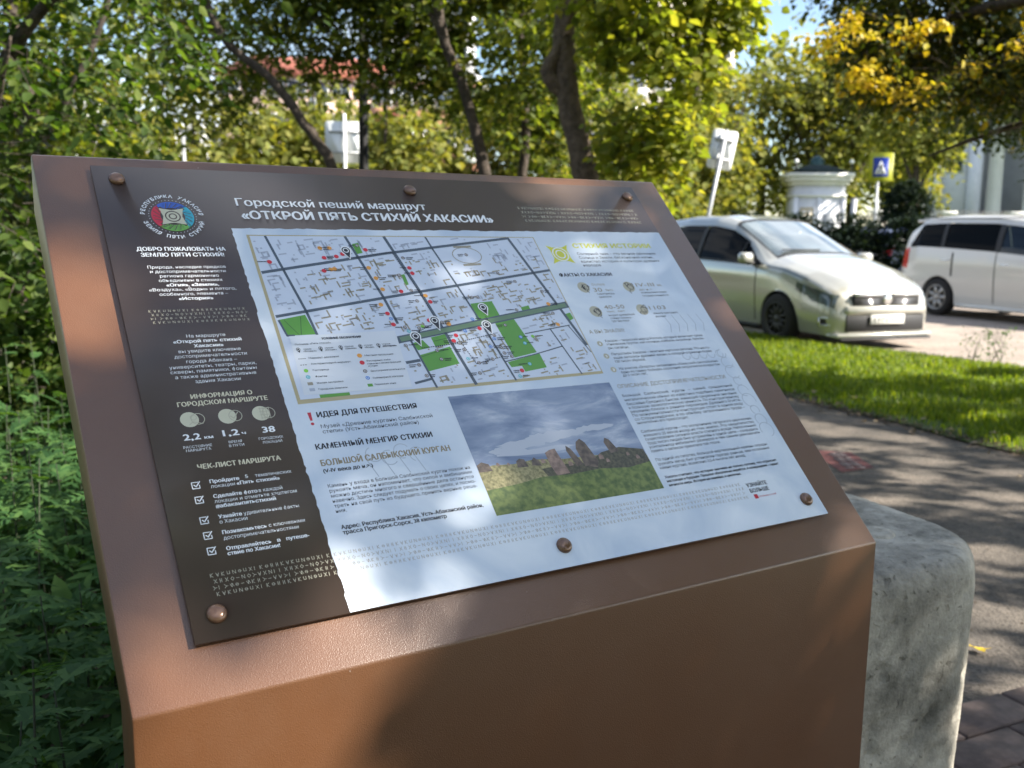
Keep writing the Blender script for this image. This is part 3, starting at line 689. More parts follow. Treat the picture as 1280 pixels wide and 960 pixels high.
for _ in range(5200):
    c = np.array([r3.uniform(160, 549), r3.uniform(112, 343)])
    if not clear(c, 4.2): continue
    kind = r3.random()
    def R_(o, a, b, ik):
        q = [c + o[0] * e1 + o[1] * e2 + e1 * sx * a / 2 + e2 * sy * b / 2 for sx, sy in ((-1, -1), (1, -1), (1, 1), (-1, 1))]
        ik.poly([tuple(x) for x in q])
    ik = h2 if (c[0] < 200 or c[1] < 150 or r3.random() < 0.25) else h1
    if kind < 0.35:
        if not all(clear(c + s_ * e1 * 5, 1.5) for s_ in (-1, 1)): continue
        R_((0, 0), r3.uniform(6, 13), 2.0, ik)
    elif kind < 0.62:
        if not all(clear(c + s_ * e2 * 5, 1.5) for s_ in (-1, 1)): continue
        R_((0, 0), 2.0, r3.uniform(5, 11), ik)
    elif kind < 0.75:
        if not all(clear(c + s_ * e2 * 5 + t_ * e1 * 5, 1.0) for s_ in (-1, 1) for t_ in (-1, 1)): continue
        a = r3.uniform(7, 11); R_((0, 0), a, 2, ik); R_((-a / 2 + 1, 4), 2, 8, ik); 
        if r3.random() < .5: R_((a / 2 - 1, 4), 2, 7, ik)
    else: R_((0, 0), r3.uniform(1.4, 3.6), r3.uniform(1.4, 3), ik)
    nbld += 1
    if nbld > 560: break
h1.ring((435, 143), 21, 1.2, 26, ry=14); 
for a, b in (((421, 128), (446, 127)), ((424, 160), (449, 158.5))): h1.line([a, b], 3.4)
h1.build('map_buildings', 'ink_house'); h2.build('map_city_blocks', 'ink_house2')
ped = Ink(0.3)
for l in ([(166, 240), (178, 262)], [(186, 236), (180, 262)], [(337, 281), (357, 277)], [(312, 303), (330, 298), (357, 293)]): ped.line(l, 0.5)
ped.build('map_paths', 'ink_k')
Ink(0.42).poly(LEG).build('map_legend_box', 'ink_tile')
# dotted walking route
dt = Ink(0.48)
def dots(pts, s=3.0, w_=1.1):
    for p, q in zip(pts[:-1], pts[1:]):
        p, q = np.array(p, float), np.array(q, float); n = int(np.linalg.norm(q - p) / s)
        for k in range(n):
            a = p + (q - p) * k / max(n, 1); b = p + (q - p) * (k + 0.5) / max(n, 1); dt.line([tuple(a), tuple(b)], w_)
dots([(270, 147), (330, 137), (343, 195), (352, 252), (316, 268)]); dots([(317, 276), (318, 290), (372, 286), (380, 318), (420, 310), (411, 268), (423, 262), (421, 245)]); dots([(336, 290), (420, 275)])
dots([(168, 295), (177, 295)], 2.2, .9); dots([(168, 303.5), (176, 303.5)], 2.2, .9)
pois = dict(poi_red=[(345, 164), (346, 173), (321, 202), (354, 220), (342, 249), (292, 236), (294, 253), (369, 274), (363, 282), (405, 265), (437, 333), (171, 152), (239, 146), (255, 144), (264, 140), (233, 167), (296, 133)],
    orange=[(351, 210), (366, 256), (522, 230), (521, 265), (238, 130), (250, 130), (291, 163), (295, 180), (298, 198), (242, 165), (288, 222), (247, 164)],
    poi_brown=[(342, 147), (327, 176), (335, 201), (337, 218), (307, 258), (325, 260), (434, 142), (468, 175), (488, 190), (522, 208), (414, 215), (422, 215), (470, 238), (522, 246), (443, 262), (421, 277), (422, 296), (424, 305), (432, 311), (369, 286), (372, 296), (384, 317), (379, 332), (404, 313), (336, 295), (337, 308), (306, 314), (310, 330), (299, 285), (358, 253), (287, 126)],
    blue=[(401, 250), (384, 268), (419, 282), (409, 294), (457, 282), (294, 244)], teal=[(310, 264), (372, 310), (459, 292), (452, 324), (431, 341)], green=[(475, 282), (330, 258)])
leg_s = dict(green=[(172, 311.5)], teal=[(172, 320)], orange=[(238.5, 295.5)], poi_red=[(238.5, 305.5)], poi_brown=[(238.5, 317.5)], blue=[(238.5, 327)])
lbl = Ink(0.54); inner = Ink(0.6)
for k, l in pois.items():
    ik = Ink(0.54)
    for c in l + leg_s.get(k, []):
        ik.disc(c, 3.0 if k in ('poi_red', 'orange') else 2.5)
        if k in ('poi_brown', 'blue', 'teal'): inner.ring(c, 1.3, 0.5, 8)
    ik.build('map_symbols', 'ink_' + k)
    for c in l:
        s_ = r3.choice((-1, 1)); n_ = r3.choice((1, 2, 2)); L_ = r3.uniform(6, 12)
        for q in range(n_):
            x0 = c[0] + (4 if s_ > 0 else -4 - L_); xx = x0
            while xx < x0 + L_ - q * 2:
                ww = r3.uniform(.5, 1.3); lbl.poly([(xx, c[1] - 1.2 + q * 2.6), (xx + ww, c[1] - 1.2 + q * 2.6), (xx + ww, c[1] + .2 + q * 2.6), (xx, c[1] + .2 + q * 2.6)]); xx += ww + .35
inner.build('map_symbol_signs', 'ink_w'); lbl.build('map_place_names', 'ink_k')
lk = Ink(0.48); lk.poly([(169, 327), (175, 327), (175, 331), (169, 331)]); lk.build('legend_swatch', 'ink_house'); lk = Ink(0.48); lk.poly([(169, 335), (175, 335), (175, 339), (169, 339)]); lk.build('legend_swatch', 'ink_house2')
lk = Ink(0.48); lk.poly([(235.5, 335), (241.5, 335), (241.5, 339), (235.5, 339)]); lk.build('legend_swatch', 'ink_park')
pb, pw_, pb2 = Ink(0.66), Ink(0.6), Ink(0.72)
def pin(c, tip, r, wh=True):
    c, tip = np.array(c, float), np.array(tip, float)
    def shape(rr, k):
        d = (tip - c) * k; n_ = 14; a0 = math.atan2(d[1], d[0])
        return [tuple(c + rr * np.array([math.cos(a0 + math.radians(t)), math.sin(a0 + math.radians(t))])) for t in np.linspace(55, 305, n_)] + [tuple(c + d)]
    if wh: pw_.poly(shape(r * 1.3, 1.15))
    pb.poly(shape(r, 1.0)); pb2.ring(tuple(c), r * .62, r * .22, 12)
for c, t_ in (((349, 249.5), (350.5, 264)), ((316, 272), (318, 286)), ((423, 232), (424.5, 244)), ((417, 260), (419, 274)), ((270, 134), (271.5, 147))): pin(c, t_, 5.4)
for x in (171, 196.5, 220, 243.5, 265.5): pin((x, 282), (x + .5, 287), 2.4, False)
pw_.build('map_pin_halo', 'ink_w'); pb.build('map_pins', 'ink_k'); pb2.build('map_pin_rings', 'ink_w'); dt.build('walking_route', 'ink_k')
# emblem with five coloured elements
EC = (76.5, 80)
em = Ink(0.12); em.poly([(63, 67), (76.5, 70), (90, 67), (87, 80), (90, 93), (76.5, 90), (63, 93), (66, 80)]); em.build('emblem_sun', 'ink_cream')
e2_ = Ink(0.18); e2_.ring(EC, 4.0, 1.5, 20); e2_.ring(EC, 8.0, 1.5, 24); e2_.build('emblem_rings', 'panel_brown')
for nm, a0, a1, off in (('lemred', 130, 230, 0), ('lemblue', 222, 318, 0), ('lemcyan', 310, 410, 0), ('lemgreen', 40, 138, 0)):
    ik = Ink(0.15)
    for rr, wd_ in ((22.6, 1.6), (20.6, 2.6), (17.8, 3.2), (14.9, 2.4)):
        am, hw = (a0 + a1) / 2, (a1 - a0) / 2 * (1.0 if rr > 22 else .9 if rr > 20 else .74 if rr > 16 else .5); ik.ring(EC, rr, wd_, 16, am - hw, am + hw)
    dk2 = Ink(.2)
    for k in range(4):
        t = math.radians(a0 + 24 + (a1 - a0 - 48) * k / 3); t2 = t + .22; dk2.line([(EC[0] + 14.5 * math.cos(t), EC[1] + 14.5 * math.sin(t)), (EC[0] + 21.5 * math.cos(t2), EC[1] + 21.5 * math.sin(t2))], .9)
    dk2.build('emblem_vein', 'panel_brown')
    for k in range(5):
        t = math.radians(a0 + 18 + (a1 - a0 - 36) * k / 4); t2 = t + .16
        ik.line([(EC[0] + 14.5 * math.cos(t), EC[1] + 14.5 * math.sin(t)), (EC[0] + 22 * math.cos(t2), EC[1] + 22 * math.sin(t2))], 1.3)
    ik.build('emblem_element', 'ink_' + nm)
dk = Ink(0.12)
for k in range(40):
    t = 2 * math.pi * k / 40; dk.disc((EC[0] + 26 * math.cos(t), EC[1] + 26 * math.sin(t)), .55, 5)
dk.build('emblem_dots', 'ink_w')
# ancient-letter ornament bands
def runes(ik, u0, v0, cols_, rows_, du, dv, s, r, skip=()):
    G = [[[(0, 0), (0, 1)], [(0, .5), (.6, 0)], [(0, .5), (.6, 1)]], ['o'], [[(0, 0), (0, 1)]], [[(0, 1), (0, 0), (.7, 1), (.7, 0)]], [[(0, .1), (.3, .9), (.6, .1), (.9, .9)], [(.45, 0), (.45, 1)]], [[(0, 0), (.7, 1)], [(0, 1), (.7, 0)]],
         ['o', [(.35, -.1), (.35, 1.1)]], [[(0, 0), (.35, 1), (.7, 0)], [(.1, .5), (.6, .5)]], [[(0, .5), (.7, .5)]], [[(0, 0), (0, .8), (.6, .8), (.6, 0)]], [[(0, 0), (.5, .5), (0, 1)], [(.5, .5), (.9, .5)]], [[(0, 0), (.8, 0), (.4, .5), (.8, 1), (0, 1)]], [[(.1, 0), (.1, 1)], [(.5, 0), (.5, 1)], [(.1, .5), (.5, .5)]], ['o', [(0, .5), (.7, .5)]], [[(.4, 0), (0, .5), (.4, 1), (.8, .5), (.4, 0)]]]
    for j in range(rows_):
        for i in range(cols_):
            g = G[((i % 13) * 7 + j * 5 + ((i % 13) ** 2) // 3) % len(G)]; x = u0 + i * du + (j % 2) * du * .4; y = v0 + j * dv
            for st in g:
                if st == 'o': ik.ring((x + s * .35, y + s * .5), s * .36, s * .11, 9)
                else: ik.line([(x + a * s, y + b * s) for a, b in st], s * .12)
rb = Ink(0.12)
runes(rb, 26, 219, 21, 4, 4.9, 5.2, 3.2, r1); runes(rb, 552, 50, 40, 4, 5.2, 8.2, 4.6, r1); runes(rb, 25, 528, 23, 4, 4.95, 6.2, 3.7, r1)
rb.build('ornament_band', 'ink_tan')
rb = Ink(0.12); runes(rb, 141, 528, 107, 4, 4.95, 6.2, 3.7, r1); rb.build('ornament_band', 'ink_rune')
# left column icons
for x, y in ((40, 361), (77, 361), (111, 361)): Ink(0.12).disc((x, y), 9, 22).build('round_icon', 'ink_cream')
ic = Ink(0.18)
for x, y in ((40, 361), (77, 361), (111, 361)):
    ic.ring((x + 8, y), 6.5, .8, 16)
    if x == 77: ic.line([(x + 3, y), (x + 6, y + 3), (x + 11, y - 4)], 1)
    elif x == 40: ic.ring((x + 4, y - 2), 3, .7, 10); ic.line([(x - 1, y + 6), (x + 3, y + 3), (x + 12, y + 6)], .8)
    else:
        for k in range(4): ic.line([(x - 1, y - 6 + k * 4), (x + 9, y - 6 + k * 4)], .7); ic.line([(x + k * 3, y - 7), (x + k * 3, y + 7)], .7)
ic.build('icon_line_drawing', 'ink_tan')
for y in (436, 452, 474, 490, 506):
    cb = Ink(0.12); x = 31; cb.line([(x - 3.4, y - 3.4), (x + 2.5, y - 3.4)], .9); cb.line([(x - 3.4, y - 3.4), (x - 3.4, y + 3.4), (x + 3.4, y + 3.4), (x + 3.4, y)], .9); cb.line([(x - 1.6, y - .6), (x + .2, y + 1.4), (x + 4.2, y - 3.8)], 1.1); cb.build('tick_box', 'ink_w')
ex = Ink(0.12); ex.poly([(158.6, 365.5), (162.6, 365.5), (162, 376), (159.4, 376)]); ex.disc((160.7, 380), 1.9, 8); ex.build('exclamation_mark', 'ink_r')
# sun sign, facts and numbers
SUNC = (583, 141.5)
sg = Ink(0.12); sg.poly([(565, 125), (575, 128.5), (591, 128.5), (601, 124), (597, 134), (597, 149), (600, 158.5), (590, 154.5), (575, 154.5), (564, 159), (569, 149), (569, 134)]); sg.build('sun_sign', 'ink_y')
sg = Ink(0.18); sg.ring(SUNC, 7.2, 1.9, 22); sg.ring(SUNC, 12, 1.9, 26); sg.build('sun_sign_rings', 'ink_w')
for x, y in ((592, 203), (669, 204), (591, 246), (670, 246)): Ink(0.12).disc((x, y), 9.5, 22).build('fact_circle', 'ink_tan')
for x, y in ((570.5, 300), (570.5, 320.5), (570.5, 342.5)): Ink(0.12).disc((x, y), 4.3, 14).build('number_circle', 'ink_tan')
fl = Ink(0.18); r4 = random.Random(9)
for x, y in ((592, 203), (669, 204), (591, 246), (670, 246)):
    for k in range(7):
        a = (x + r4.uniform(-4, 10), y + r4.uniform(-7, 8)); b = (a[0] + r4.uniform(-5, 5), a[1] + r4.uniform(-5, 5)); fl.line([a, b, (b[0] + 2, b[1] + 3)], .9)
    fl.ring((x + 3, y), 5, .9, 12)
fl.build('fact_line_drawing', 'ink_k')
# petroglyph water-mark line drawings, pale
fw = Ink(0.10)
for k in range(5):
    x = 700 + k * 15
    fw.ring((x, 330), 6, 1, 12, 0, 300)
    fw.line([(x, 258), (x + 4, 275), (x - 2, 288)], 1)
for k in range(9): fw.ring((764, 330 + k * 16), 7 + (k % 3) * 2, 1, 14, 20 * k, 20 * k + 280)
for k in range(4): fw.ring((215 + 16 * k, 425 + 6 * (k % 2)), 9, 1, 16, 40 * k, 40 * k + 250); fw.line([(205 + 18 * k, 430), (212 + 18 * k, 452)], 1)
fw.build('pale_petroglyph_drawing', 'ink_faint')
# printed landscape photograph with standing stones
Ink(0.12).poly([(325.5, 361)] + jag((327, 361), (554, 361.5), 30, .4, r2)[1:] + [(554, 361.5), (554.5, 518), (325.5, 518)]).build('photo_sky', 'print_sky')
pcx = random.Random(12)
for cx_, cy_, rw, rh in ((395, 435, 34, 6), (372, 441, 26, 5), (428, 430, 26, 7), (455, 428, 30, 5), (500, 424, 30, 4), (410, 446, 50, 4)):
    Ink(0.14 + pcx.random() * .02).poly([(cx_ + rw * math.cos(a) * pcx.uniform(.8, 1.15), cy_ + rh * math.sin(a) * pcx.uniform(.7, 1.25)) for a in np.linspace(0, 6.1, 26)]).build('photo_cloud', 'print_cloud')
Ink(0.18).poly([(325.5, 462), (345, 457), (372, 459), (399, 456.5), (440, 461), (490, 462), (520, 467), (554.4, 470), (554.5, 518), (325.5, 518)]).build('photo_dry_grass', 'print_dry_grass')
Ink(0.24).poly([(326, 464), (326, 455), (333, 451.5), (341, 455), (343, 464)]).build('photo_standing_stone', 'print_stone'); Ink(0.24).poly([(375, 464), (376, 456), (381, 453), (387, 455), (389, 465)]).build('photo_standing_stone', 'print_stone'); Ink(0.24).poly([(394, 464), (396, 457), (400, 454), (405, 459), (406, 466)]).build('photo_standing_stone', 'print_stone')
Ink(0.24).poly([(451, 473), (446, 451), (448, 444), (453, 449), (461, 471)]).build('photo_standing_stone', 'print_stone'); Ink(0.24).poly([(462, 474), (460, 450), (464, 441), (471, 437), (476, 443), (483, 470), (478, 478)]).build('photo_standing_stone', 'print_stone'); Ink(0.24).poly([(505, 462), (502, 446), (506, 440), (511, 443), (518, 460)]).build('photo_standing_stone', 'print_stone')
Ink(0.24).poly([(420, 481), (417, 466), (417, 450), (424, 447), (432, 446), (434, 458), (438, 480)]).build('photo_standing_stone', 'print_stone_light')
Ink(0.20).poly([(404, 470), (440, 468), (470, 470), (492, 459), (520, 455), (553, 462), (554.5, 482), (520, 486), (470, 482), (430, 484), (408, 480)]).build('photo_scrub', 'print_scrub')
Ink(0.22).poly([(326, 487), (370, 484), (400, 480), (440, 482), (480, 480), (520, 484), (554.5, 480), (554.5, 518), (325.5, 518)]).build('photo_meadow', 'print_meadow')
for qx, qy, qs in ((352, 459, 2.2), (410, 463, 3), (444, 471, 3.2), (489, 468, 3.6), (496, 473, 2.6), (528, 468, 2.4), (540, 474, 2.8), (365, 460, 1.8)):
    Ink(0.26).poly([(qx - qs, qy), (qx - qs * .8, qy - qs * 1.5), (qx, qy - qs * 2.1), (qx + qs * .9, qy - qs * 1.2), (qx + qs, qy)]).build('photo_standing_stone', 'print_stone_light')
lg = Ink(0.12); lg.poly([(680.5, 546.5), (686.5, 546.5), (686.5, 552.5), (680.5, 552.5)]); lg.build('small_square_icon', 'ink_r')

# lettering
def lettering(rows):
    tmp = []
    for col, cap, bold, txt, u0, u1, v in rows:
        cu = bpy.data.curves.new('t', 'FONT'); cu.body = txt.replace('ф', 'ɸ'); cu.size = cap / 0.729
        cu.resolution_u = 3 if cap > 8 else 2
        cu.fill_mode = 'FRONT'
        o = bpy.data.objects.new('t', cu); COL.objects.link(o); tmp.append(o)
    bpy.context.view_layer.update(); dg = bpy.context.evaluated_depsgraph_get()
    by = {}
    for o, (col, cap, bold, txt, u0, u1, v) in zip(tmp, rows):
        me = bpy.data.meshes.new_from_object(o.evaluated_get(dg)); n = len(me.vertices)
        if n:
            co = np.zeros(n * 3); me.vertices.foreach_get('co', co); co = co.reshape(-1, 3)
            x0, x1 = co[:, 0].min(), co[:, 0].max(); X = u0 + (co[:, 0] - x0) * (u1 - u0) / (x1 - x0); Y = v - co[:, 1]
            fs = [tuple(p.vertices) for p in me.polygons]
            key = (col, 'title' if cap > 12 else 'heading' if cap > 5 else 'map' if cap < 2.4 or cap == 2.9 and col == 'k' else 'body')
            d = by.setdefault(key, [[], [], 0]); bw = cap * (0.11 if bold == 1 else 0.06 if bold else 0.035)
            for c_, (sx_, sy_) in enumerate(((0, 0), (1, 0), (.5, .45)) if bold == 1 else ((0, 0), (1, 0)) if bold else ((0, 0),)):
                d[0].append(np.stack([X + sx_ * bw, Y - sy_ * bw, np.full(n, .01 * c_)], 1)); d[1] += [tuple(i + d[2] for i in f) for f in fs]; d[2] += n
        cu = o.data; bpy.data.objects.remove(o); bpy.data.curves.remove(cu); bpy.data.meshes.remove(me)
    for (col, k), (vs, fs, n) in by.items():
        P = np.concatenate(vs); h = 0.78 if k == 'map' else 0.2
        V = (A0 - ROOT)[None] + U[None] * (PU + P[:, :1] / 1000) + VD[None] * (PV + P[:, 1:2] / 1000) + NN[None] * (ZT + (h + P[:, 2:]) / 1000)
        lo_ = link({'title': 'title_lettering', 'heading': 'heading_lettering', 'map': 'legend_lettering', 'body': 'body_lettering'}[k], arr_mesh('lettering', V, fs, 'ink_' + col), panel); lo_['kind'] = 'stuff'
lettering(PRINT_TEXT + [('w', 3.4, 1, '1', 569.7, 571.4, 301.8), ('w', 3.4, 1, '2', 569.2, 571.9, 322.3), ('w', 3.4, 1, '3', 569.2, 571.9, 344.3)])
def arc_text(txt, c, r, a0, a1, size, flip):
    """letters round the emblem"""
    tmp = []; adv = []
    for ch in txt:
        cu = bpy.data.curves.new('t', 'FONT'); cu.body = ch if ch != ' ' else '-'; cu.size = size; cu.resolution_u = 1; cu.offset = 0.03 * size; cu.fill_mode = 'FRONT'
        o = bpy.data.objects.new('t', cu); COL.objects.link(o); tmp.append(o)
    bpy.context.view_layer.update(); dg = bpy.context.evaluated_depsgraph_get(); Vs = []; Fs = []; n0 = 0; n = len(txt)
    for k, (ch, o) in enumerate(zip(txt, tmp)):
        me = bpy.data.meshes.new_from_object(o.evaluated_get(dg)); m_ = len(me.vertices)
        co = np.zeros(m_ * 3); me.vertices.foreach_get('co', co); co = co.reshape(-1, 3)
        if ch != ' ':
            x = co[:, 0] - (co[:, 0].min() + co[:, 0].max()) / 2; y = co[:, 1] - size * .36
            th = math.radians(a0 + (a1 - a0) * k / (n - 1)); rad = np.array([math.cos(th), math.sin(th)]); out = rad if not flip else -rad   # plate coords: v points down
            rt = np.array([-out[1], out[0]])
            P = np.array(c)[None] + r * rad[None] + x[:, None] * rt[None] + y[:, None] * out[None]
            Vs.append(P); Fs += [tuple(i + n0 for i in p.vertices) for p in me.polygons]; n0 += m_
        cu = o.data; bpy.data.objects.remove(o); bpy.data.curves.remove(cu); bpy.data.meshes.remove(me)
    P = np.concatenate(Vs)
    V = [Q(a, b, .2) for a, b in P]
    link('emblem_lettering', arr_mesh('emblem_lettering', V, Fs, 'ink_w'), panel)
arc_text('РЕСПУБЛИКА ХАКАСИЯ', (76.5, 80), 32.5, 188, 352, 6.6, False)
arc_text('ЗЕМЛЯ ПЯТИ СТИХИЙ', (76.5, 80), 32.5, 162, 18, 6.6, True)
# domed rivets
rv = MB(); rv.lathe([(0.0088, 0.0), (0.0090, 0.0012), (0.0086, 0.0028), (0.0072, 0.0044), (0.0048, 0.0054), (0.0022, 0.0058), (0.0001, 0.0059)], 28)
rme = rv.mesh('dome_rivet', 'rivet_metal', True)
fr_ = Matrix(((U[0], -VD[0], NN[0]), (U[1], -VD[1], NN[1]), (U[2], -VD[2], NN[2]))).to_4x4()
for u_, v_ in ((25, 22), (393, 25), (762, 23), (759, 566), (389, 565.5), (22.5, 567)):
    o = link('dome_rivet', rme, stand); o.matrix_local = Matrix.Translation(Q(u_, v_, 0)) @ fr_ @ Matrix.Rotation(rnd.uniform(0, 6), 4, 'Z')
    if v_ > 500 and u_ < 700: pass

# ---------------------------------------------------------------- concrete block beside the stand
bt = MB()
blk = thing('concrete_block', 'rough grey concrete block with rounded corners behind the right side of the stand', 'concrete block', (0.538, 1.822, 0.0), math.radians(24))
def rrect(hx, hy, r, n=8):
    o = []
    for cx, cy, a in ((hx - r, hy - r, 0), (-hx + r, hy - r, 90), (-hx + r, -hy + r, 180), (hx - r, -hy + r, 270)):
        o += [(cx + r * math.cos(math.radians(a + 90 * k / n)), cy + r * math.sin(math.radians(a + 90 * k / n))) for k in range(n + 1)]
    return o
HXB, HYB = 0.30, 0.30
lev = [(z, 0.012 * (1 - z / .7) if z < .7 else 0.0) for z in np.linspace(0, .745, 100)] + [(0.755, 0), (0.765, 0.001), (0.774, 0.003), (0.782, 0.006), (0.789, 0.010), (0.794, 0.015), (0.798, 0.022), (0.8005, 0.030), (0.8015, 0.040)]
base = rrect(HXB, HYB, 0.21, 12)
_b = np.array(base + base[:1]); _l = np.concatenate([[0], np.cumsum(np.linalg.norm(np.diff(_b, axis=0), axis=1))]); nb_ = 210
_t = np.linspace(0, _l[-1], nb_, endpoint=False); base = list(zip(np.interp(_t, _l, _b[:, 0]), np.interp(_t, _l, _b[:, 1])))
def rough(x, y, z):
    v = Vector((x, y, z)); big = mno.noise(v * 7) * .005 + mno.noise(v * 22) * .0016 + mno.noise(v * 60) * .0007
    zone = mno.noise(Vector((x * 4 + 5, y * 4, z * 5))) + .25 * mno.noise(Vector((x * 9, y * 9, z * 9)))
    p = mno.noise(Vector((x * 34 + 3, y * 34, z * 20))) + .45 * mno.noise(Vector((x * 80, y * 80, z * 60)))
    q = mno.noise(Vector((x * 70, y * 70, z * 90 + 7)))
    pit = max(0, p - (.34 - .45 * max(0, zone))) * .024 + max(0, q - .42) * .008
    return big - min(pit, .009)
V = []; F = []
for z, ins in lev:
    for x, y in base:
        L_ = math.hypot(x, y); k = 1 + (rough(x, y, z) - ins) / L_; V.append((x * k, y * k, z))
m_ = len(lev)
for i in range(m_ - 1):
    for k in range(nb_): k2 = (k + 1) % nb_; F.append((i * nb_ + k, i * nb_ + k2, (i + 1) * nb_ + k2, (i + 1) * nb_ + k))
last = (m_ - 1) * nb_; NQ = 26
for q in range(1, NQ):
    for x, y in base:
        k = (1 - q / NQ) * (1 - 0.04 / 0.3); V.append((x * k, y * k, 0.8015 + rough(x * k, y * k, .8) * .5 + .0015))
    for k in range(nb_): k2 = (k + 1) % nb_; a = last + (q - 1) * nb_; F.append((a + k, a + k2, a + nb_ + k2, a + nb_ + k))
F.append(tuple(range(last + (NQ - 1) * nb_, last + NQ * nb_))); F.append(tuple(range(nb_))[::-1])
bo_ = link('block_body', arr_mesh('block_body', V, F, 'rough_concrete', True), blk)
pl = MB(); pl.lathe([(0.0001, 0.8075), (0.026, 0.8075), (0.032, 0.806), (0.036, 0.801), (0.037, 0.79)], 20, c=(0.113, -0.117, 0))
pl.build('cast_plug', 'rough_concrete', blk, True)
# ---------------------------------------------------------------- foliage
# gaps in the canopy: thin tunnels towards the sun, so that a few sun flecks reach things below
GAPS = [((3.7, 11.6, .9), 1.2), ((3.2, 12.9, 1.2), 1.2), ((4.3, 11.0, .5), .6), ((4.9, 9.9, .1), .45), ((-0.46, 1.00, 1.29), .075), ((-0.48, 1.03, 1.33), .04), ((-0.25, 0.755, .98), .06), ((-0.153, 0.855, 1.0), .03), ((-0.29, 0.735, .97), .07), ((-0.21, 0.80, .98), .04),
        ((-0.23, 0.76, .93), .07), ((-0.26, .74, .86), .09), ((-0.15, .81, .87), .03), ((-.28, .73, .78), .11), ((-.24, .75, .74), .10), ((-.29, .72, .66), .09), ((0.87, 1.66, .32), .15), ((0.85, 1.62, .15), .18), ((0.88, 1.72, .46), .10), ((0.86, 1.68, .60), .05),
        ((2.3, 6.57, 0), .2), ((2.0, 6.8, 0), .2), ((1.75, 6.6, 0), .16), ((2.6, 6.4, 0), .12), ((2.5, 5.75, 0), .12), ((2.27, 5.4, 0), .10), ((2.58, 4.96, 0), .1), ((2.3, 4.8, 0), .08), ((1.91, 4.85, 0), .08), ((1.8, 3.93, 0), .11), ((1.73, 3.33, 0), .15), ((1.45, 3.3, 0), .1), ((2.09, 4.04, 0), .12), ((1.6, 2.75, 0), .10), ((1.5, 3.1, 0), .1),
        ((3.26, 6.13, 0), .15), ((2.9, 5.5, 0), .08), ((3.6, 7.6, 0), .1), ((3.2, 9.6, 0), .7), ((3.8, 9.9, 0), .5), ((2.8, 10.6, 0), .8), ((4.4, 8.8, 0), .3), ((5.2, 8.3, 0), .3), ((3.9, 6.6, 0), .15), ((3.0, 8.0, 0), .12), ((4.3, 7.3, 0), .2), ((3.4, 7.0, 0), .12),
        ((-1.62, 3.0, .85), .36), ((-1.4, 2.6, .85), .28), ((-1.95, 3.5, .9), .45), ((-2.4, 4.0, 1.2), .3), ((-1.2, 2.2, .7), .10), ((-2.3, 4.2, 1.15), .22), ((-2.2, 4.9, 2.6), .8), ((-1.7, 5.0, 2.7), .6), ((-2.6, 4.6, 2.0), .4), ((-1.0, 1.7, .6), .06), ((-1.3, 1.9, .7), .05),
        ((1.35, 8.2, 2.6), .9), ((1.7, 8.3, 1.9), .6), ((.9, 8.2, 2.2), .5), ((.5, 8.9, 2.6), .22), ((3.35, 9.4, 2.85), .45), ((4.25, 9.5, 3.0), .3), ((3.75, 9.4, 2.75), .35), ((3.1, 9.3, 3.2), .4)]
GQ = np.array([g[0] for g in GAPS]); GR = np.array([g[1] for g in GAPS]) + 0.015
def keep_mask(P):
    k = np.ones(len(P), bool)
    for q, r in zip(GQ, GR):
        d = P - q; t = d @ SUN; perp = np.linalg.norm(d - t[:, None] * SUN, axis=1)
        k &= ~((perp < r) & (t > 0.35))
    return k
LEAF6 = np.array([(0, 0), (0.30, 0.34), (0.68, 0.26), (1, 0), (0.68, -0.26), (0.30, -0.34)])
def leaves_arrays(P, D, Nn, S, wid=1.0, fold=0.12):
    """each leaf: six-cornered blade folded along its midrib, two quads"""
    D = D / (np.linalg.norm(D, axis=1)[:, None] + 1e-9); W_ = np.cross(Nn, D); W_ /= np.linalg.norm(W_, axis=1)[:, None] + 1e-9; N2 = np.cross(D, W_)
    n = len(P); V = np.zeros((n, 6, 3))
    for i, (a, b) in enumerate(LEAF6):
        V[:, i] = P + D * (a * S)[:, None] + W_ * (b * S * wid)[:, None] + N2 * ((abs(b) * fold - 0.10 * a * a) * S)[:, None]
    b0 = np.arange(n)[:, None] * 6
    F = np.concatenate([b0 + np.array([[0, 3, 2, 1]]), b0 + np.array([[0, 5, 4, 3]])])
    return V.reshape(-1, 3), F
def fbm(P, f, seed=0):
    return np.array([mno.noise(Vector((p[0] * f + seed, p[1] * f, p[2] * f))) for p in P])
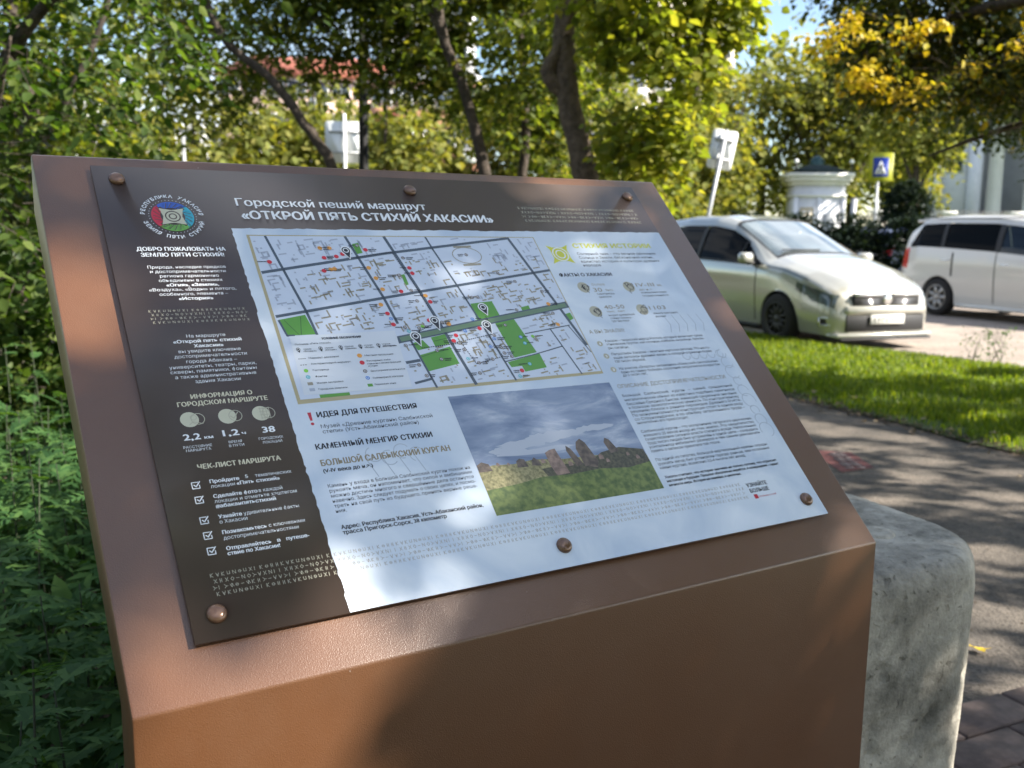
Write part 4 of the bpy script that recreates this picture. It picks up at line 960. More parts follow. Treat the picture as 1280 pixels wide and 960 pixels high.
def crown(vols, n_spray, per, size, rs, droop=0.5, hole=(0.9, -0.15), keep=True, spray_len=0.35, shell_bias=0.35, twigs=None):
    """sprays of leaves filling ellipsoid volumes unevenly; returns P, D, N, S"""
    r = np.random.RandomState(rs); wv = np.array([v[2] if len(v) > 2 else v[1][0] * v[1][1] * v[1][2] for v in vols], float); wv /= wv.sum()
    O = []
    for v, cnt in zip(vols, (wv * n_spray).astype(int)):
        d = r.normal(size=(cnt, 3)); d /= np.linalg.norm(d, axis=1)[:, None]; rad = r.uniform(0, 1, cnt) ** shell_bias
        O.append(np.array(v[0]) + d * rad[:, None] * np.array(v[1]))
    O = np.concatenate(O)
    if hole: O = O[fbm(O, hole[0], rs) > hole[1]]
    n = len(O); az = r.uniform(0, 2 * math.pi, n); dr = np.stack([np.cos(az), np.sin(az), r.uniform(-.7, .25, n)], 1)
    dr /= np.linalg.norm(dr, axis=1)[:, None]
    t = np.tile((np.arange(per) + .5) / per, (n, 1)) * spray_len * r.uniform(.6, 1.3, (n, 1))
    side = np.cross(dr, [0, 0, 1.0]); side /= np.linalg.norm(side, axis=1)[:, None] + 1e-9
    P = O[:, None] + dr[:, None] * t[..., None] + np.array([0, 0, -1.0]) * (t ** 2 * droop * 1.4)[..., None]
    s = np.where(np.arange(per) % 2 == 0, 1.0, -1.0)[None, :, None]
    D = dr[:, None] * .5 + side[:, None] * s * .75 + np.array([0, 0, -1.0]) * droop * r.uniform(.3, 1.3, (n, per, 1)) + r.normal(size=(n, per, 3)) * .28
    P = P + r.normal(size=P.shape) * size * .35; P = P.reshape(-1, 3); D = D.reshape(-1, 3)
    Nn = np.tile([0, 0, 1.0], (len(P), 1)) + r.normal(size=P.shape) * .45
    S = size * r.uniform(.6, 1.25, len(P))
    if keep:
        k = keep_mask(P); P, D, Nn, S = P[k], D[k], Nn[k], S[k]
    if twigs is not None: twigs += [(O[i], dr[i]) for i in range(0, n, 5)]
    return P, D, Nn, S, (O, dr, spray_len)
def twig_obj(tw, b, parent, size):
    O, dr, L_ = tw; k_ = keep_mask(O) & (np.arange(len(O)) % 2 == 0); O, dr = O[k_], dr[k_]; O = O - b; n = len(O); r_ = .0022
    side = np.cross(dr, [0, 0, 1.0]); side /= np.linalg.norm(side, axis=1)[:, None] + 1e-9; up = np.cross(side, dr)
    A_ = O - dr * L_ * .5; B_ = O + dr * L_ * .5; C_ = O + dr * L_ * 1.0 + np.array([0, 0, -1.0]) * L_ ** 2 * .6; V = np.zeros((n, 9, 3))
    for k, (q, w_) in enumerate(((A_, 1.3), (B_, .9), (C_, .3))):
        for j in range(3):
            a = 2.094 * j; V[:, k * 3 + j] = q + (side * math.cos(a) + up * math.sin(a)) * r_ * w_
    b0 = np.arange(n)[:, None] * 9; F = np.concatenate([b0 + np.array([[k * 3 + j, k * 3 + (j + 1) % 3, k * 3 + 3 + (j + 1) % 3, k * 3 + 3 + j]]) for k in (0, 1) for j in range(3)])
    o = link('twigs', arr_mesh('twigs', V.reshape(-1, 3), F, 'bark'), parent); o['kind'] = 'stuff'; return o
def leaf_obj(name, data, m, parent=None, wid=1.0, kind=None):
    V, F = leaves_arrays(*data[:4], wid=wid)
    o = link(name, arr_mesh(name, V, F, m), parent)
    if kind: o['kind'] = kind
    return o
def limb(mb, pts, radii, n=9, wob=0.03, seg=5):
    """smooth knobbly limb through points"""
    pts = np.array(pts, float); T_ = np.linspace(0, len(pts) - 1, (len(pts) - 1) * seg + 1); out = []; rr = []
    for t in T_:
        i = min(int(t), len(pts) - 2); f = t - i; p0 = pts[max(i - 1, 0)]; p1 = pts[i]; p2 = pts[i + 1]; p3 = pts[min(i + 2, len(pts) - 1)]
        q = 0.5 * ((2 * p1) + (-p0 + p2) * f + (2 * p0 - 5 * p1 + 4 * p2 - p3) * f * f + (-p0 + 3 * p1 - 3 * p2 + p3) * f ** 3)
        r_ = radii[i] * (1 - f) + radii[i + 1] * f
        out.append(q + R.normal(size=3) * r_ * wob * 3); rr.append(r_ * (1 + R.normal() * wob * 1.6))
    mb.tube(out, rr, n); return mb

def tree(name, label, cat, base, limbs, crowns, bark='bark', group=None):
    """limbs: list of (points, radii); crowns: list of (data, material, width, part name)"""
    t = thing(name, label, cat, base, group=group); b = np.array(base, float)
    mb = MB()
    for pts, rad in limbs: limb(mb, np.array(pts, float) - b, rad)
    if limbs:
        o = mb.build('trunk', bark, t, True)
    for d, m, wd, pn in crowns:
        P, D, Nn, S = d[:4]
        leaf_obj(pn, (P - b, D, Nn, S), m, t, wd)
        if S.mean() < .11 and name != 'shade_tree' or pn == 'low_boughs': twig_obj(d[4], b, t, S.mean())
    return t

# -- the big trees standing right of the frame that shade stand, path and verge
tree('shade_tree', 'large dark tree whose low boughs and yellow sprays hang in at the upper right', 'tree', (6.3, 7.4, 0),
     [([(6.3, 7.4, -.05), (6.4, 7.4, 1.5), (6.2, 7.5, 3.2), (6.4, 7.5, 5.4)], [.26, .22, .19, .08]), ([(6.3, 7.45, 2.4), (5.4, 8.6, 3.4), (4.5, 9.7, 3.5), (3.4, 10.2, 3.1)], [.12, .08, .05, .015]),
      ([(6.3, 7.45, 2.0), (5.9, 8.8, 2.6), (5.2, 10.0, 2.5), (4.5, 10.8, 2.2)], [.09, .06, .035, .01]), ([(6.3, 7.4, 2.8), (8.0, 7.6, 4.2), (9.4, 8.2, 5.0)], [.12, .07, .02]), ([(6.3, 7.4, 3.0), (5.4, 5.6, 4.2), (4.6, 4.6, 4.6)], [.1, .06, .015])],
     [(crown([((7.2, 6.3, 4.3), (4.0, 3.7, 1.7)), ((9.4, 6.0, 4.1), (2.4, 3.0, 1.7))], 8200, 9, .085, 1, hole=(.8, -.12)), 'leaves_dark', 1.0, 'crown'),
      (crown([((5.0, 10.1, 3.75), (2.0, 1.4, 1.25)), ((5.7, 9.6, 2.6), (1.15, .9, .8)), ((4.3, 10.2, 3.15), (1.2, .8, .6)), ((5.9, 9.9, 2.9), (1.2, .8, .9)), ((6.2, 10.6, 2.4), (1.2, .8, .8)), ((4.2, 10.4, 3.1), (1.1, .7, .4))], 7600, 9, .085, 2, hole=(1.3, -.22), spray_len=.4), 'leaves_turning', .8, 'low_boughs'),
      (crown([((3.3, 9.5, 2.86), (.26, .3, .13)), ((3.62, 9.5, 2.72), (.3, .3, .10)), ((4.22, 9.55, 2.92), (.17, .25, .08)), ((3.05, 9.4, 3.2), (.2, .3, .22)), ((3.75, 9.5, 3.3), (.4, .3, .08)), ((4.9, 9.6, 3.1), (.3, .3, .12))], 95, 9, .075, 3, hole=None, keep=False, spray_len=.25), 'leaves_yellow', 1.0, 'yellow_sprays')])
tree('shade_tree', 'broad green tree standing right of the stand, shading it', 'tree', (6.3, -1.6, 0),
     [([(6.3, -1.6, -.05), (6.4, -1.7, 1.6), (6.3, -1.5, 3.2), (6.5, -1.6, 5.2)], [.24, .2, .17, .07]), ([(6.3, -1.6, 2.6), (5.4, -1.3, 3.9), (4.6, -.8, 4.6)], [.1, .06, .02]), ([(6.3, -1.6, 2.9), (7.2, -.9, 4.2), (8.4, -.5, 5.0)], [.1, .06, .02])],
     [(crown([((6.6, 0.2, 4.9), (3.7, 3.9, 2.0)), ((4.6, 0.4, 4.6), (1.9, 2.4, 1.3)), ((4.9, 0.4, 3.4), (1.2, 1.3, .6))], 9500, 9, .085, 4, hole=(.8, -.16)), 'leaves_mid', 1.0, 'crown')])
# -- trees behind the stand
tree('maple_tree', 'maple with a leaning furrowed sunlit trunk behind the top edge of the stand', 'tree', (0.86, 9.0, 0),
     [([(.86, 9.0, -.05), (.80, 9.0, 1.2), (.64, 9.0, 1.9), (.46, 9.0, 2.6), (.44, 9.0, 3.1), (.36, 9.0, 3.9), (.2, 9.1, 5.4)], [.15, .125, .115, .10, .10, .085, .04]),
      ([(.50, 9.0, 2.5), (.30, 9.0, 2.75), (.42, 8.95, 3.05), (.55, 8.9, 3.7)], [.07, .075, .05, .03]), ([(.4, 9, 3.2), (1.1, 8.6, 3.7), (1.6, 8.4, 3.9)], [.05, .03, .01]), ([(.3, 9, 4.2), (.8, 7, 5.0), (1.2, 5.2, 5.3)], [.06, .045, .02])],
     [(crown([((1.18, 8.3, 2.7), (.50, .7, .85)), ((1.05, 8.3, 2.0), (.34, .5, .40)), ((1.75, 8.4, 3.1), (.4, .5, .4)), ((.95, 8.4, 2.1), (.3, .5, .5)), ((1.2, 8.4, 3.4), (.9, .9, .6))], 950, 9, .095, 5, hole=(2.2, -.12), keep=False, spray_len=.3), 'leaves_bright', 1.15, 'bright_foliage'),
      (crown([((-.2, 9.9, 4.3), (1.7, .8, 1.6)), ((1.2, 4.9, 5.5), (2.4, 1.7, 1.2)), ((.2, 7.0, 5.2), (2.0, 1.4, 1.0)), ((-.05, 10.2, 2.85), (.5, .5, .7))], 3300, 9, .09, 6, hole=(1.2, -.14)), 'leaves_mid', 1.1, 'crown')], bark='bark_pale')
tree('slender_tree', 'slender dark trunked tree curving up to the left behind the middle of the stand', 'tree', (-0.25, 10.0, 0),
     [([(-.22, 10, -.05), (-.26, 10, 1.5), (-.32, 10, 2.0), (-.50, 10, 2.7), (-.74, 10, 3.3), (-.84, 10, 4.2), (-.8, 10, 5.2)], [.08, .07, .06, .058, .052, .045, .02]), ([(-.7, 10, 3.2), (-.95, 10, 3.6), (-1.3, 10, 4.1)], [.035, .025, .01])],
     [(crown([((-1.1, 10.9, 4.1), (1.3, .7, 1.25)), ((-.9, 11.0, 2.95), (.5, .4, .5)), ((.1, 10.9, 3.7), (.8, .7, 1.0))], 1800, 9, .085, 7, hole=(1.6, -.13)), 'leaves_mid', 1.0, 'crown')])
tree('young_tree', 'thin young trunk between the slender tree and the furrowed maple', 'tree', (0.06, 11.5, 0),
     [([(.06, 11.5, -.05), (.07, 11.5, 1.6), (.12, 11.5, 2.6), (.05, 11.5, 3.6), (.1, 11.5, 4.4)], [.07, .06, .05, .04, .015])],
     [(crown([((.2, 12.3, 3.5), (1.1, .5, 1.2)), ((.3, 12.3, 2.5), (.55, .4, .5))], 800, 9, .09, 8, hole=(1.6, -.15)), 'leaves_mid', 1.0, 'crown')])
tree('leaning_tree', 'thin tree leaning up to the left beside the black post', 'tree', (-1.45, 10.2, 0),
     [([(-1.45, 10.2, -.05), (-1.6, 10.2, 1.2), (-1.88, 10.2, 1.98), (-2.15, 10.2, 2.4), (-2.5, 10.2, 2.85), (-3.0, 10.2, 3.3), (-3.3, 10.2, 4.3)], [.07, .062, .055, .05, .045, .04, .02])],
     [(crown([((-2.8, 10.9, 3.85), (1.45, .8, 1.2)), ((-3.5, 10.9, 2.85), (.8, .5, .5)), ((-1.9, 11, 3.7), (.9, .7, .75)), ((-1.3, 11.0, 3.1), (.4, .4, .4))], 2300, 9, .075, 9, hole=(1.7, -.10)), 'leaves_mid', .9, 'crown')])
tree('elm_tree', 'leafy elm with drooping yellow green twigs filling the top left corner', 'tree', (-3.0, 5.4, 0),
     [([(-3.0, 5.4, -.05), (-3.0, 5.3, 1.4), (-2.8, 5.2, 2.6), (-2.6, 5.0, 3.6)], [.10, .085, .07, .03]), ([(-2.95, 5.3, 1.8), (-2.3, 5.0, 2.45), (-1.6, 4.9, 2.75)], [.045, .03, .008]), ([(-2.9, 5.3, 2.2), (-2.2, 4.8, 2.75), (-1.5, 4.7, 3.0)], [.04, .02, .006]), ([(-2.9, 5.2, 1.3), (-2.5, 4.8, 1.9), (-2.3, 4.6, 2.2)], [.03, .02, .006])],
     [(crown([((-2.35, 5.0, 2.55), (1.05, .8, .75)), ((-2.6, 4.9, 1.75), (.62, .6, .75)), ((-1.5, 5.1, 3.0), (.7, .5, .5)), ((-2.4, 5.4, 3.6), (1.3, 1.0, .7))], 1500, 9, .072, 10, hole=(2.4, -.12), spray_len=.3), 'leaves_green', .85, 'crown')])
# bushes at the left behind the weeds
def bush(name, label, cat, base, vols, n, size, m, rs, wid=1.0, keep=True, stems=6, h=1.0, group=None, hole=(2.2, -.2)):
    t = thing(name, label, cat, base, group=group); b = np.array(base, float); r = random.Random(rs); mb = MB()
    for k in range(stems):
        a = r.uniform(0, 6.28); q = r.uniform(.2, .5) * h
        mb.tube([(0, 0, -.04), (math.cos(a) * q * .4, math.sin(a) * q * .4, h * .5), (math.cos(a) * q, math.sin(a) * q, h * r.uniform(.8, 1.05))], [.014, .01, .004], 5)
    mb.build('stems', 'bark', t)
    d = crown(vols, n, 9, size, rs, keep=keep, spray_len=.22, hole=hole, shell_bias=.5); leaf_obj('foliage', (d[0] - b, *d[1:4]), m, t, wid); twig_obj(d[4], b, t, size)
    return t
bush('dark_bush', 'dense dark bush with one bright sun fleck left of the stand', 'bush', (-2.45, 4.3, 0), [((-2.45, 4.3, .95), (.85, .6, .62)), ((-2.0, 4.6, .6), (.5, .4, .5)), ((-1.6, 4.7, .5), (.45, .4, .5)), ((-2.9, 4.6, 1.5), (.6, .4, .5))], 1150, .06, 'leaves_green', 31, h=1.3)
bush('low_bush', 'low dark bush under the elm behind the dense bush', 'bush', (-3.0, 5.6, 0), [((-3.0, 5.6, .8), (1.0, .6, .8)), ((-1.9, 5.9, .6), (.8, .5, .7)), ((-3.6, 6.2, 1.4), (1.2, .5, .8))], 1000, .07, 'leaves_dark', 32, h=1.3)

# -- weeds: feather-leaved plants, every plant its own object with its leaves
def feather_leaf(seed, L_=0.12):
    r = random.Random(seed); V = []; F = []
    npair = 5; 
    def zc(x): return -0.35 * x * x / L_ * 1.0
    def addp(ps):
        k = len(V); V.extend(ps); F.append(tuple(range(k, k + len(ps))))
    # midrib strip
    pr_ = [(L_ * k / 6, 0.006 * (1 - k / 6.5) + .001) for k in range(7)]
    for (x0, w0), (x1, w1) in zip(pr_[:-1], pr_[1:]):
        addp([(x0, -w0, zc(x0)), (x1, -w1, zc(x1)), (x1, w1, zc(x1)), (x0, w0, zc(x0))])
    for k in range(1, npair + 1):
        x = L_ * (0.14 + 0.66 * (k - 1) / (npair - 1)); ll = L_ * (0.42 if k in (2, 3) else 0.33 if k in (1, 4) else .2) * r.uniform(.85, 1.15)
        for s in (-1, 1):
            dx, dy = math.cos(0.85) * ll, math.sin(0.85) * ll * s; hw = L_ * .055
            z0 = zc(x); z1 = zc(x) + ll * .1 * r.uniform(-.5, 1)
            addp([(x - hw, 0, z0), (x + dx * .45 - hw * 1.1, dy * .5, z1), (x + dx, dy, z1 - ll * .12), (x + dx * .6 + hw * .9, dy * .42, z1), (x + hw, 0, z0)])
            addp([(x + dx * .35 - hw, dy * .38, z1), (x + dx * .30 - hw * 2.0, dy * .78, z1 - .002), (x + dx * .55 - hw * .4, dy * .55, z1)])
    x = L_ * .86; addp([(x, -.008, zc(x)), (L_ * 1.12, 0, zc(L_ * 1.12)), (x, .008, zc(x))])
    return arr_mesh('feather_leaf', V, F, 'leaves_weed')
FL = [feather_leaf(k, L_) for k, L_ in enumerate((.13, .15, .17, .11, .14))]
wr = random.Random(77)
def weed_plant(x, y, h, n_leaf, label, i):
    t = thing('weed_plant', label, 'weed', (x, y, -.012), wr.uniform(0, 6.28), 'feather leaved weeds crowding beside the stand')
    mb = MB(); lx, ly = wr.uniform(-.06, .06), wr.uniform(-.06, .06)
    mb.tube([(0, 0, -.02), (lx * .4, ly * .4, h * .5), (lx, ly, h)], [.004, .003, .0014], 5); mb.build('stem', 'weed_stem', t)
    for k in range(n_leaf):
        f = (k + .5) / n_leaf; z = h * (.42 + .58 * f); sc = (1.35 - .75 * f) * wr.uniform(.85, 1.15)
        o = link('leaf', wr.choice(FL), t, (lx * z / h, ly * z / h, z))
        o.rotation_euler = (wr.uniform(-.25, .25), wr.uniform(-.05, .45) - .5 * (f > .85), k * 2.4 + wr.uniform(-.3, .3)); o.scale = (sc, sc, sc)
spots = []
for _ in range(6000):
    y = wr.uniform(.75, 4.3); x = wr.uniform(-.60 * y - .35, -.50 - .02 * y)
    if x > -.40 - 0.20 * max(0, y - 1.0) * 1.0 and y > 1.0: continue
    if any((x - a) ** 2 + (y - b) ** 2 < (.105 + .018 * y) ** 2 for a, b in spots): continue
    spots.append((x, y))
    if len(spots) >= 190: break
spots.sort(key=lambda s: s[1])
for i, (x, y) in enumerate(spots):
    h = wr.uniform(.62, .86) + (.10 if y > 2.6 else 0)
    weed_plant(x, y, h, 15 if y < 3.0 else 11, 'green feather leaved weed, one of many crowding left of the stand', i)
# undergrowth below them that nobody could count
ug = np.random.RandomState(5); n = 9000
P = np.stack([ug.uniform(-3.4, -.5, n), ug.uniform(.6, 6, n), ug.uniform(.02, .55, n)], 1); P = P[P[:, 0] > -.75 * P[:, 1] - .5]; P = P[P[:, 0] < -.42 - .1 * P[:, 1] + .05]
D = ug.normal(size=P.shape); D[:, 2] -= .3
o = leaf_obj('undergrowth', (P, D, ug.normal(size=P.shape) * .6 + [0, 0, 1], ug.uniform(.04, .09, len(P))), 'leaves_weed', wid=.7, kind='stuff')
tag(o, 'dark tangled undergrowth below the weeds')

# -- grass of the verge
def grass(name, poly_fn, n, h0, h1, rs, label, z0=0.012):
    g = np.random.RandomState(rs); P = poly_fn(g, n); n = len(P); az = g.uniform(0, 6.283, n); h = g.uniform(h0, h1, n) * (0.75 + .5 * (np.sin(P[:, 0] * 5 + P[:, 1] * 3) * .5 + .5)); w_ = g.uniform(.0018, .0035, n) * (1.0 + P[:, 1] * .12)
    wd = np.stack([np.cos(az), np.sin(az), 0 * az], 1); bd = np.stack([-np.sin(az), np.cos(az), 0 * az], 1) * (h * g.uniform(.1, .75, n))[:, None]
    B = np.concatenate([P, np.full((n, 1), z0)], 1); V = np.zeros((n, 5, 3))
    V[:, 0] = B - wd * w_[:, None]; V[:, 1] = B + wd * w_[:, None]; m1 = B + bd * .3; m1[:, 2] += h * .6
    V[:, 2] = m1 + wd * w_[:, None] * .8; V[:, 3] = m1 - wd * w_[:, None] * .8; V[:, 4] = B + bd; V[:, 4, 2] += h * .95
    b = np.arange(n)[:, None] * 5; F = [tuple(x) for x in (b + [[0, 1, 2, 3]])] + [tuple(x) for x in (b + [[3, 2, 4]])]
    o = link(name, arr_mesh(name, V.reshape(-1, 3), F, 'grass_blade')); tag(o, label, kind='stuff'); return o
def verge_pts(g, n):
    y = 3.0 + 11.5 * g.uniform(0, 1, n) ** 1.1; kx = KP[0] + (y - KP[1]) * HD[0] / HD[1] - .14 + np.interp((KP[1] - y) / .923, [.75, 1.2, 2.4], [0, .35, .74]) + g.uniform(-.06, .06, n) * ((KP[1] - y) > .8); px = np.interp(y, [p[1] for p in PE], [p[0] for p in PE]) + g.uniform(-.03, .10, n) + .07 * np.sin(y * 5.3) * np.sin(y * 2.1 + 1)
    x = px + (kx - px) * g.uniform(0, 1, n); P = np.stack([x, y], 1); d = np.array([mno.noise(Vector((a * 1.2, b * 1.2, 0))) for a, b in P[:]])
    edge = (x - px) < .25
    return P[((d > -.28) | (g.uniform(size=n) < .35)) & (x > .5) & (x < .62 * y + 1) & ~(edge & (g.uniform(size=n) < .55))]
grass('verge_grass', verge_pts, 120000, .035, .085, 41, 'bright green mown grass of the verge between path and road')
def far_pts(g, n):
    y = g.uniform(14.5, 34, n); kx = KP[0] + (y - KP[1]) * HD[0] / HD[1] - .14; px = np.interp(y, [p[1] for p in PE], [p[0] for p in PE]); return np.stack([px + (kx - px) * g.uniform(0, 1, n), y], 1)
# taller wild stems at the road edge
for k, (x, y) in enumerate(((4.95, 10.35), (5.08, 10.2), (5.2, 10.25))):
    t = thing('roadside_weed', ('thin leafy weed at the road edge, left one of the tuft', 'thin leafy weed at the road edge, in the middle of the tuft', 'thin leafy weed at the road edge, right one of the tuft')[k], 'weed', (x, y, .01), group='weeds at the road edge')
    mb = MB()
    for q in range(4): mb.tube([(0, 0, 0), (wr.uniform(-.1, .1), wr.uniform(-.06, .06), .18), (wr.uniform(-.2, .2), wr.uniform(-.1, .1), .3 + .05 * k)], [.004, .003, .002], 4)
    mb.build('stem', 'weed_stem', t)
    n_ = 60; P = np.stack([ug.uniform(-.17, .17, n_), ug.uniform(-.1, .1, n_), ug.uniform(.05, .36, n_)], 1); leaf_obj('foliage', (P, ug.normal(size=P.shape), ug.normal(size=P.shape), ug.uniform(.02, .05, n_)), 'leaves_weed', t, .6)
# fallen leaves: each a curled blade
def fallen(seed, m):
    r = random.Random(seed); V = []; n_ = 12
    for k in range(n_):
        a = 2 * math.pi * k / n_; rr = (1.0 if k % 2 == 0 else .72) * (1.15 if k == 0 else 1) * r.uniform(.85, 1.1); x, y = rr * math.cos(a), rr * .75 * math.sin(a); V.append((x, y, .25 * x * x + .2 * r.uniform(-1, 1) * y + .05))
    V.append((0, 0, 0)); return arr_mesh('fallen_leaf', V, [(k, (k + 1) % n_, n_) for k in range(n_)], m, True)
fm = [fallen(k, 'dry_leaf') for k in range(5)]
for k in range(120):
    y = wr.uniform(2.9, 10); px = np.interp(y, [p[1] for p in PE], [p[0] for p in PE])
    x = px + (wr.gauss(0, .16) if k % 4 else wr.uniform(-1.3, 1.6))
    if x < .95: continue
    o = link('fallen_leaf', fm[k % 5], loc=(x, y, .012 + (.03 if x > px else 0))); s_ = wr.uniform(.018, .036); o.scale = (s_, s_, s_); o.rotation_euler = (wr.uniform(-.3, .3), wr.uniform(-.3, .3), wr.uniform(0, 6.3))
    tag(o, 'small dry pale leaf lying along the grassy edge of the asphalt path', 'leaf', 'dry leaves fallen along the path edge')
o = link('yellow_fallen_leaf', fallen(50, 'yellow_leaf'), loc=(1.54, 3.01, .016)); o.scale = (.040, .034, .04); o.rotation_euler = (.15, -.1, 2.8)
tag(o, 'bright yellow leaf lying alone on the asphalt right of the concrete block', 'leaf')

lt = np.random.RandomState(61); n = 5200; y = 2.7 + 8.5 * lt.uniform(0, 1, n) ** 1.3; px = np.interp(y, [p[1] for p in PE], [p[0] for p in PE])
x = px + lt.normal(size=n) * .075 + .02 + .06 * np.sin(y * 5.3) * np.sin(y * 2.1 + 1); P = np.stack([x, y, lt.uniform(.014, .03, n)], 1)
o = leaf_obj('leaf_litter', (P, lt.normal(size=P.shape) * [1, 1, .25], lt.normal(size=P.shape) * .35 + [0, 0, 1], lt.uniform(.012, .032, n)), 'litter', wid=.8, kind='stuff'); tag(o, 'dark crumbled leaf litter along the grassy edge of the path')
n = 1500; P = np.stack([lt.uniform(.9, 3.6, n), lt.uniform(2.7, 10, n), lt.uniform(.003, .01, n)], 1); P = P[P[:, 0] < np.interp(P[:, 1], [p[1] for p in PE], [p[0] for p in PE])]; n = len(P)
o = leaf_obj('path_grit', (P, lt.normal(size=P.shape) * [1, 1, .1], lt.normal(size=P.shape) * .2 + [0, 0, 1], lt.uniform(.004, .014, n)), 'litter', wid=.9, kind='stuff'); tag(o, 'grit and crumbs scattered over the asphalt path')
# ---------------------------------------------------------------- cars
def interp(x, xs, ys):
    """smooth monotone-ish interpolation"""
    return np.interp(x, xs, ys)
def sm(y, k=2):
    y = np.array(y, float)
    for _ in range(k):
        z = y.copy(); z[1:-1] = (y[:-2] + 2 * y[1:-1] + y[2:]) / 4; y = z
    return y
def car_shell(K, nx=120, nj=44):
    """K: dict of key curves over x. Returns grid of points (nx, nj, 3) for the half body y>=0 and ring parameter"""
    xs = K['x']; X = np.linspace(xs[0], xs[-1], nx)
    keys = []
    for yk, zk in (('y0', 'z0'), ('y1', 'z1'), ('y2', 'z2'), ('y3', 'z3'), ('y4', 'z4'), ('y5', 'z5'), (None, 'z6')):
        y = sm(np.interp(X, xs, K[yk]), 3) if yk else np.zeros(nx); z = sm(np.interp(X, xs, K[zk]), 3); keys.append((y, z))
    Sg = np.linspace(0, 6, nj); G = np.zeros((nx, nj, 3))
    for j, s in enumerate(Sg):
        i = min(int(s), 5); f = s - i; im, ip = max(i - 1, 0), min(i + 2, 6)
        for c in (0, 1):
            p0, p1, p2, p3 = keys[im][c], keys[i][c], keys[i + 1][c], keys[ip][c]
            if i == 5 and c == 0: p3 = -keys[5][0]
            if i == 5 and c == 1: p3 = keys[5][1]
            G[:, j, 1 + c] = 0.5 * ((2 * p1) + (-p0 + p2) * f + (2 * p0 - 5 * p1 + 4 * p2 - p3) * f * f + (-p0 + 3 * p1 - 3 * p2 + p3) * f ** 3)
    G[:, :, 0] = X[:, None]
    for xc in K['axles']:
        for i in range(nx):
            dx = X[i] - xc
            if abs(dx) < K['arch']:
                za = K['hub'] + math.sqrt(K['arch'] ** 2 - dx * dx); G[i, :, 2] = np.where((G[i, :, 2] < za) & (Sg < 2.6), za, G[i, :, 2])
    return X, Sg, G
def build_car(name, label, K, loc, rz, group, paint, kinds, far=False, cat='car'):
    t = thing(name, label, cat, loc, rz, group)
    X, Sg, G = car_shell(K, 60 if far else 230, 26 if far else 86); nx, nj = len(X), len(Sg)
    cx = (X[:-1] + X[1:]) / 2; cs = (Sg[:-1] + Sg[1:]) / 2
    GZ = (G[:-1, :-1, 2] + G[1:, 1:, 2]) / 2; GY = (G[:-1, :-1, 1] + G[1:, 1:, 1]) / 2
    tagm = {}
    for i in range(nx - 1):
        for j in range(nj - 1):
            nm = kinds(cx[i], cs[j], GZ[i, j], GY[i, j]); nm = (nm, round(cx[i] * 1.5) if nm == 'trim' else 0); tagm.setdefault(nm, []).append((i, j))
    for (nm, _b), cells in tagm.items():
        mt = {'body': paint, 'windscreen': 'dusty_lit_glass', 'rear_window': 'car_black_glass', 'side_window': 'car_black_glass', 'headlight': 'lamp_clear', 'tail_light': 'lamp_red', 'trim': 'black_plastic', 'bonnet': paint, 'door': paint, 'rear_door': paint, 'seam': 'black_plastic', 'roof': paint, 'intake': 'black_plastic'}[nm]
        sides = (1, -1) if nm in ('side_window', 'headlight', 'tail_light', 'door', 'rear_door', 'trim') else (0,)
        for sd in sides:
            idx = {}; V = []; F = []
            off = -0.012 if nm in ('side_window', 'windscreen', 'rear_window', 'seam', 'intake') else 0.0
            for s in ((1, -1) if sd == 0 else (sd,)):
                for i, j in cells:
                    q = []
                    for a, b in ((i, j), (i + 1, j), (i + 1, j + 1), (i, j + 1)):
                        kk = (a, b, s if G[a, b, 1] > 1e-4 else 0)
                        if kk not in idx:
                            idx[kk] = len(V); p = G[a, b]; V.append((p[0], s * max(p[1] + off * (1 if b < nj * .62 else .3), 0), p[2] + (off if b > nj * .55 else 0)))
                        q.append(idx[kk])
                    if len(set(q)) >= 3:
                        qq = [];  [qq.append(x) for x in q if x not in qq]
                        F.append(tuple(qq if s < 0 else qq[::-1]))
            if F:
                o = link(nm, arr_mesh(nm, V, F, mt, True), t)
                if nm == 'seam': o['kind'] = 'stuff'
    # closed nose, tail and underside
    for nm, i, sx in (('nose', nx - 1, 1), ('tail', 0, -1)):
        ring = [tuple(G[i, j]) for j in range(nj)] + [(p[0], -p[1], p[2]) for p in G[i, ::-1]][1:]
        mb = MB(); mb.add(ring, [tuple(range(len(ring)))[::sx]]); mb.build(nm, paint, t)
    mb = MB(); mb.box((K['x'][0] + .15, -.66, .19), (K['x'][-1] - .2, .66, .55)); mb.box((K['x'][0] + .25, -.74, .55), (K['x'][-1] - .6, .74, .80)); mb.build('underbody', 'black_plastic', t)
    # wheels
    r = K['hub']; rim = K['rim']
    tm = MB(); tm.lathe([(r * .66, -.095), (r * .93, -.10), (r * .99, -.075), (r, -.03), (r, .03), (r * .99, .075), (r * .93, .10), (r * .66, .095)], 20 if far else 36, axis='y'); tme = tm.mesh('tyre', 'black_rubber', True)
    rm = MB(); rm.lathe([(r * .67, .092), (r * .64, .096), (r * .61, .075), (r * .58, .045)], 30, axis='y'); rm.lathe([(0.001, .03), (r * .6, .03)], 24, axis='y')
    rm2 = MB(); rm2.lathe([(0.001, .088), (r * .13, .086), (r * .17, .075), (r * .17, .04)], 16, axis='y')
    ns = K['spokes']
    for k in range(ns):
        a = 2 * math.pi * k / ns; M = Matrix.Rotation(a, 4, 'Y')
        rm2.box((r * .12, .045, -r * K['spw']), (r * .64, .080, r * K['spw']), M=M)
    rme1 = rm.mesh('rim', 'black_plastic'); rme2 = rm2.mesh('spokes', rim); rmr = MB(); rmr.lathe([(r * .68, .090), (r * .655, .1), (r * .62, .092), (r * .6, .07)], 36, axis='y'); rme3 = rmr.mesh('rim_edge', rim, True)
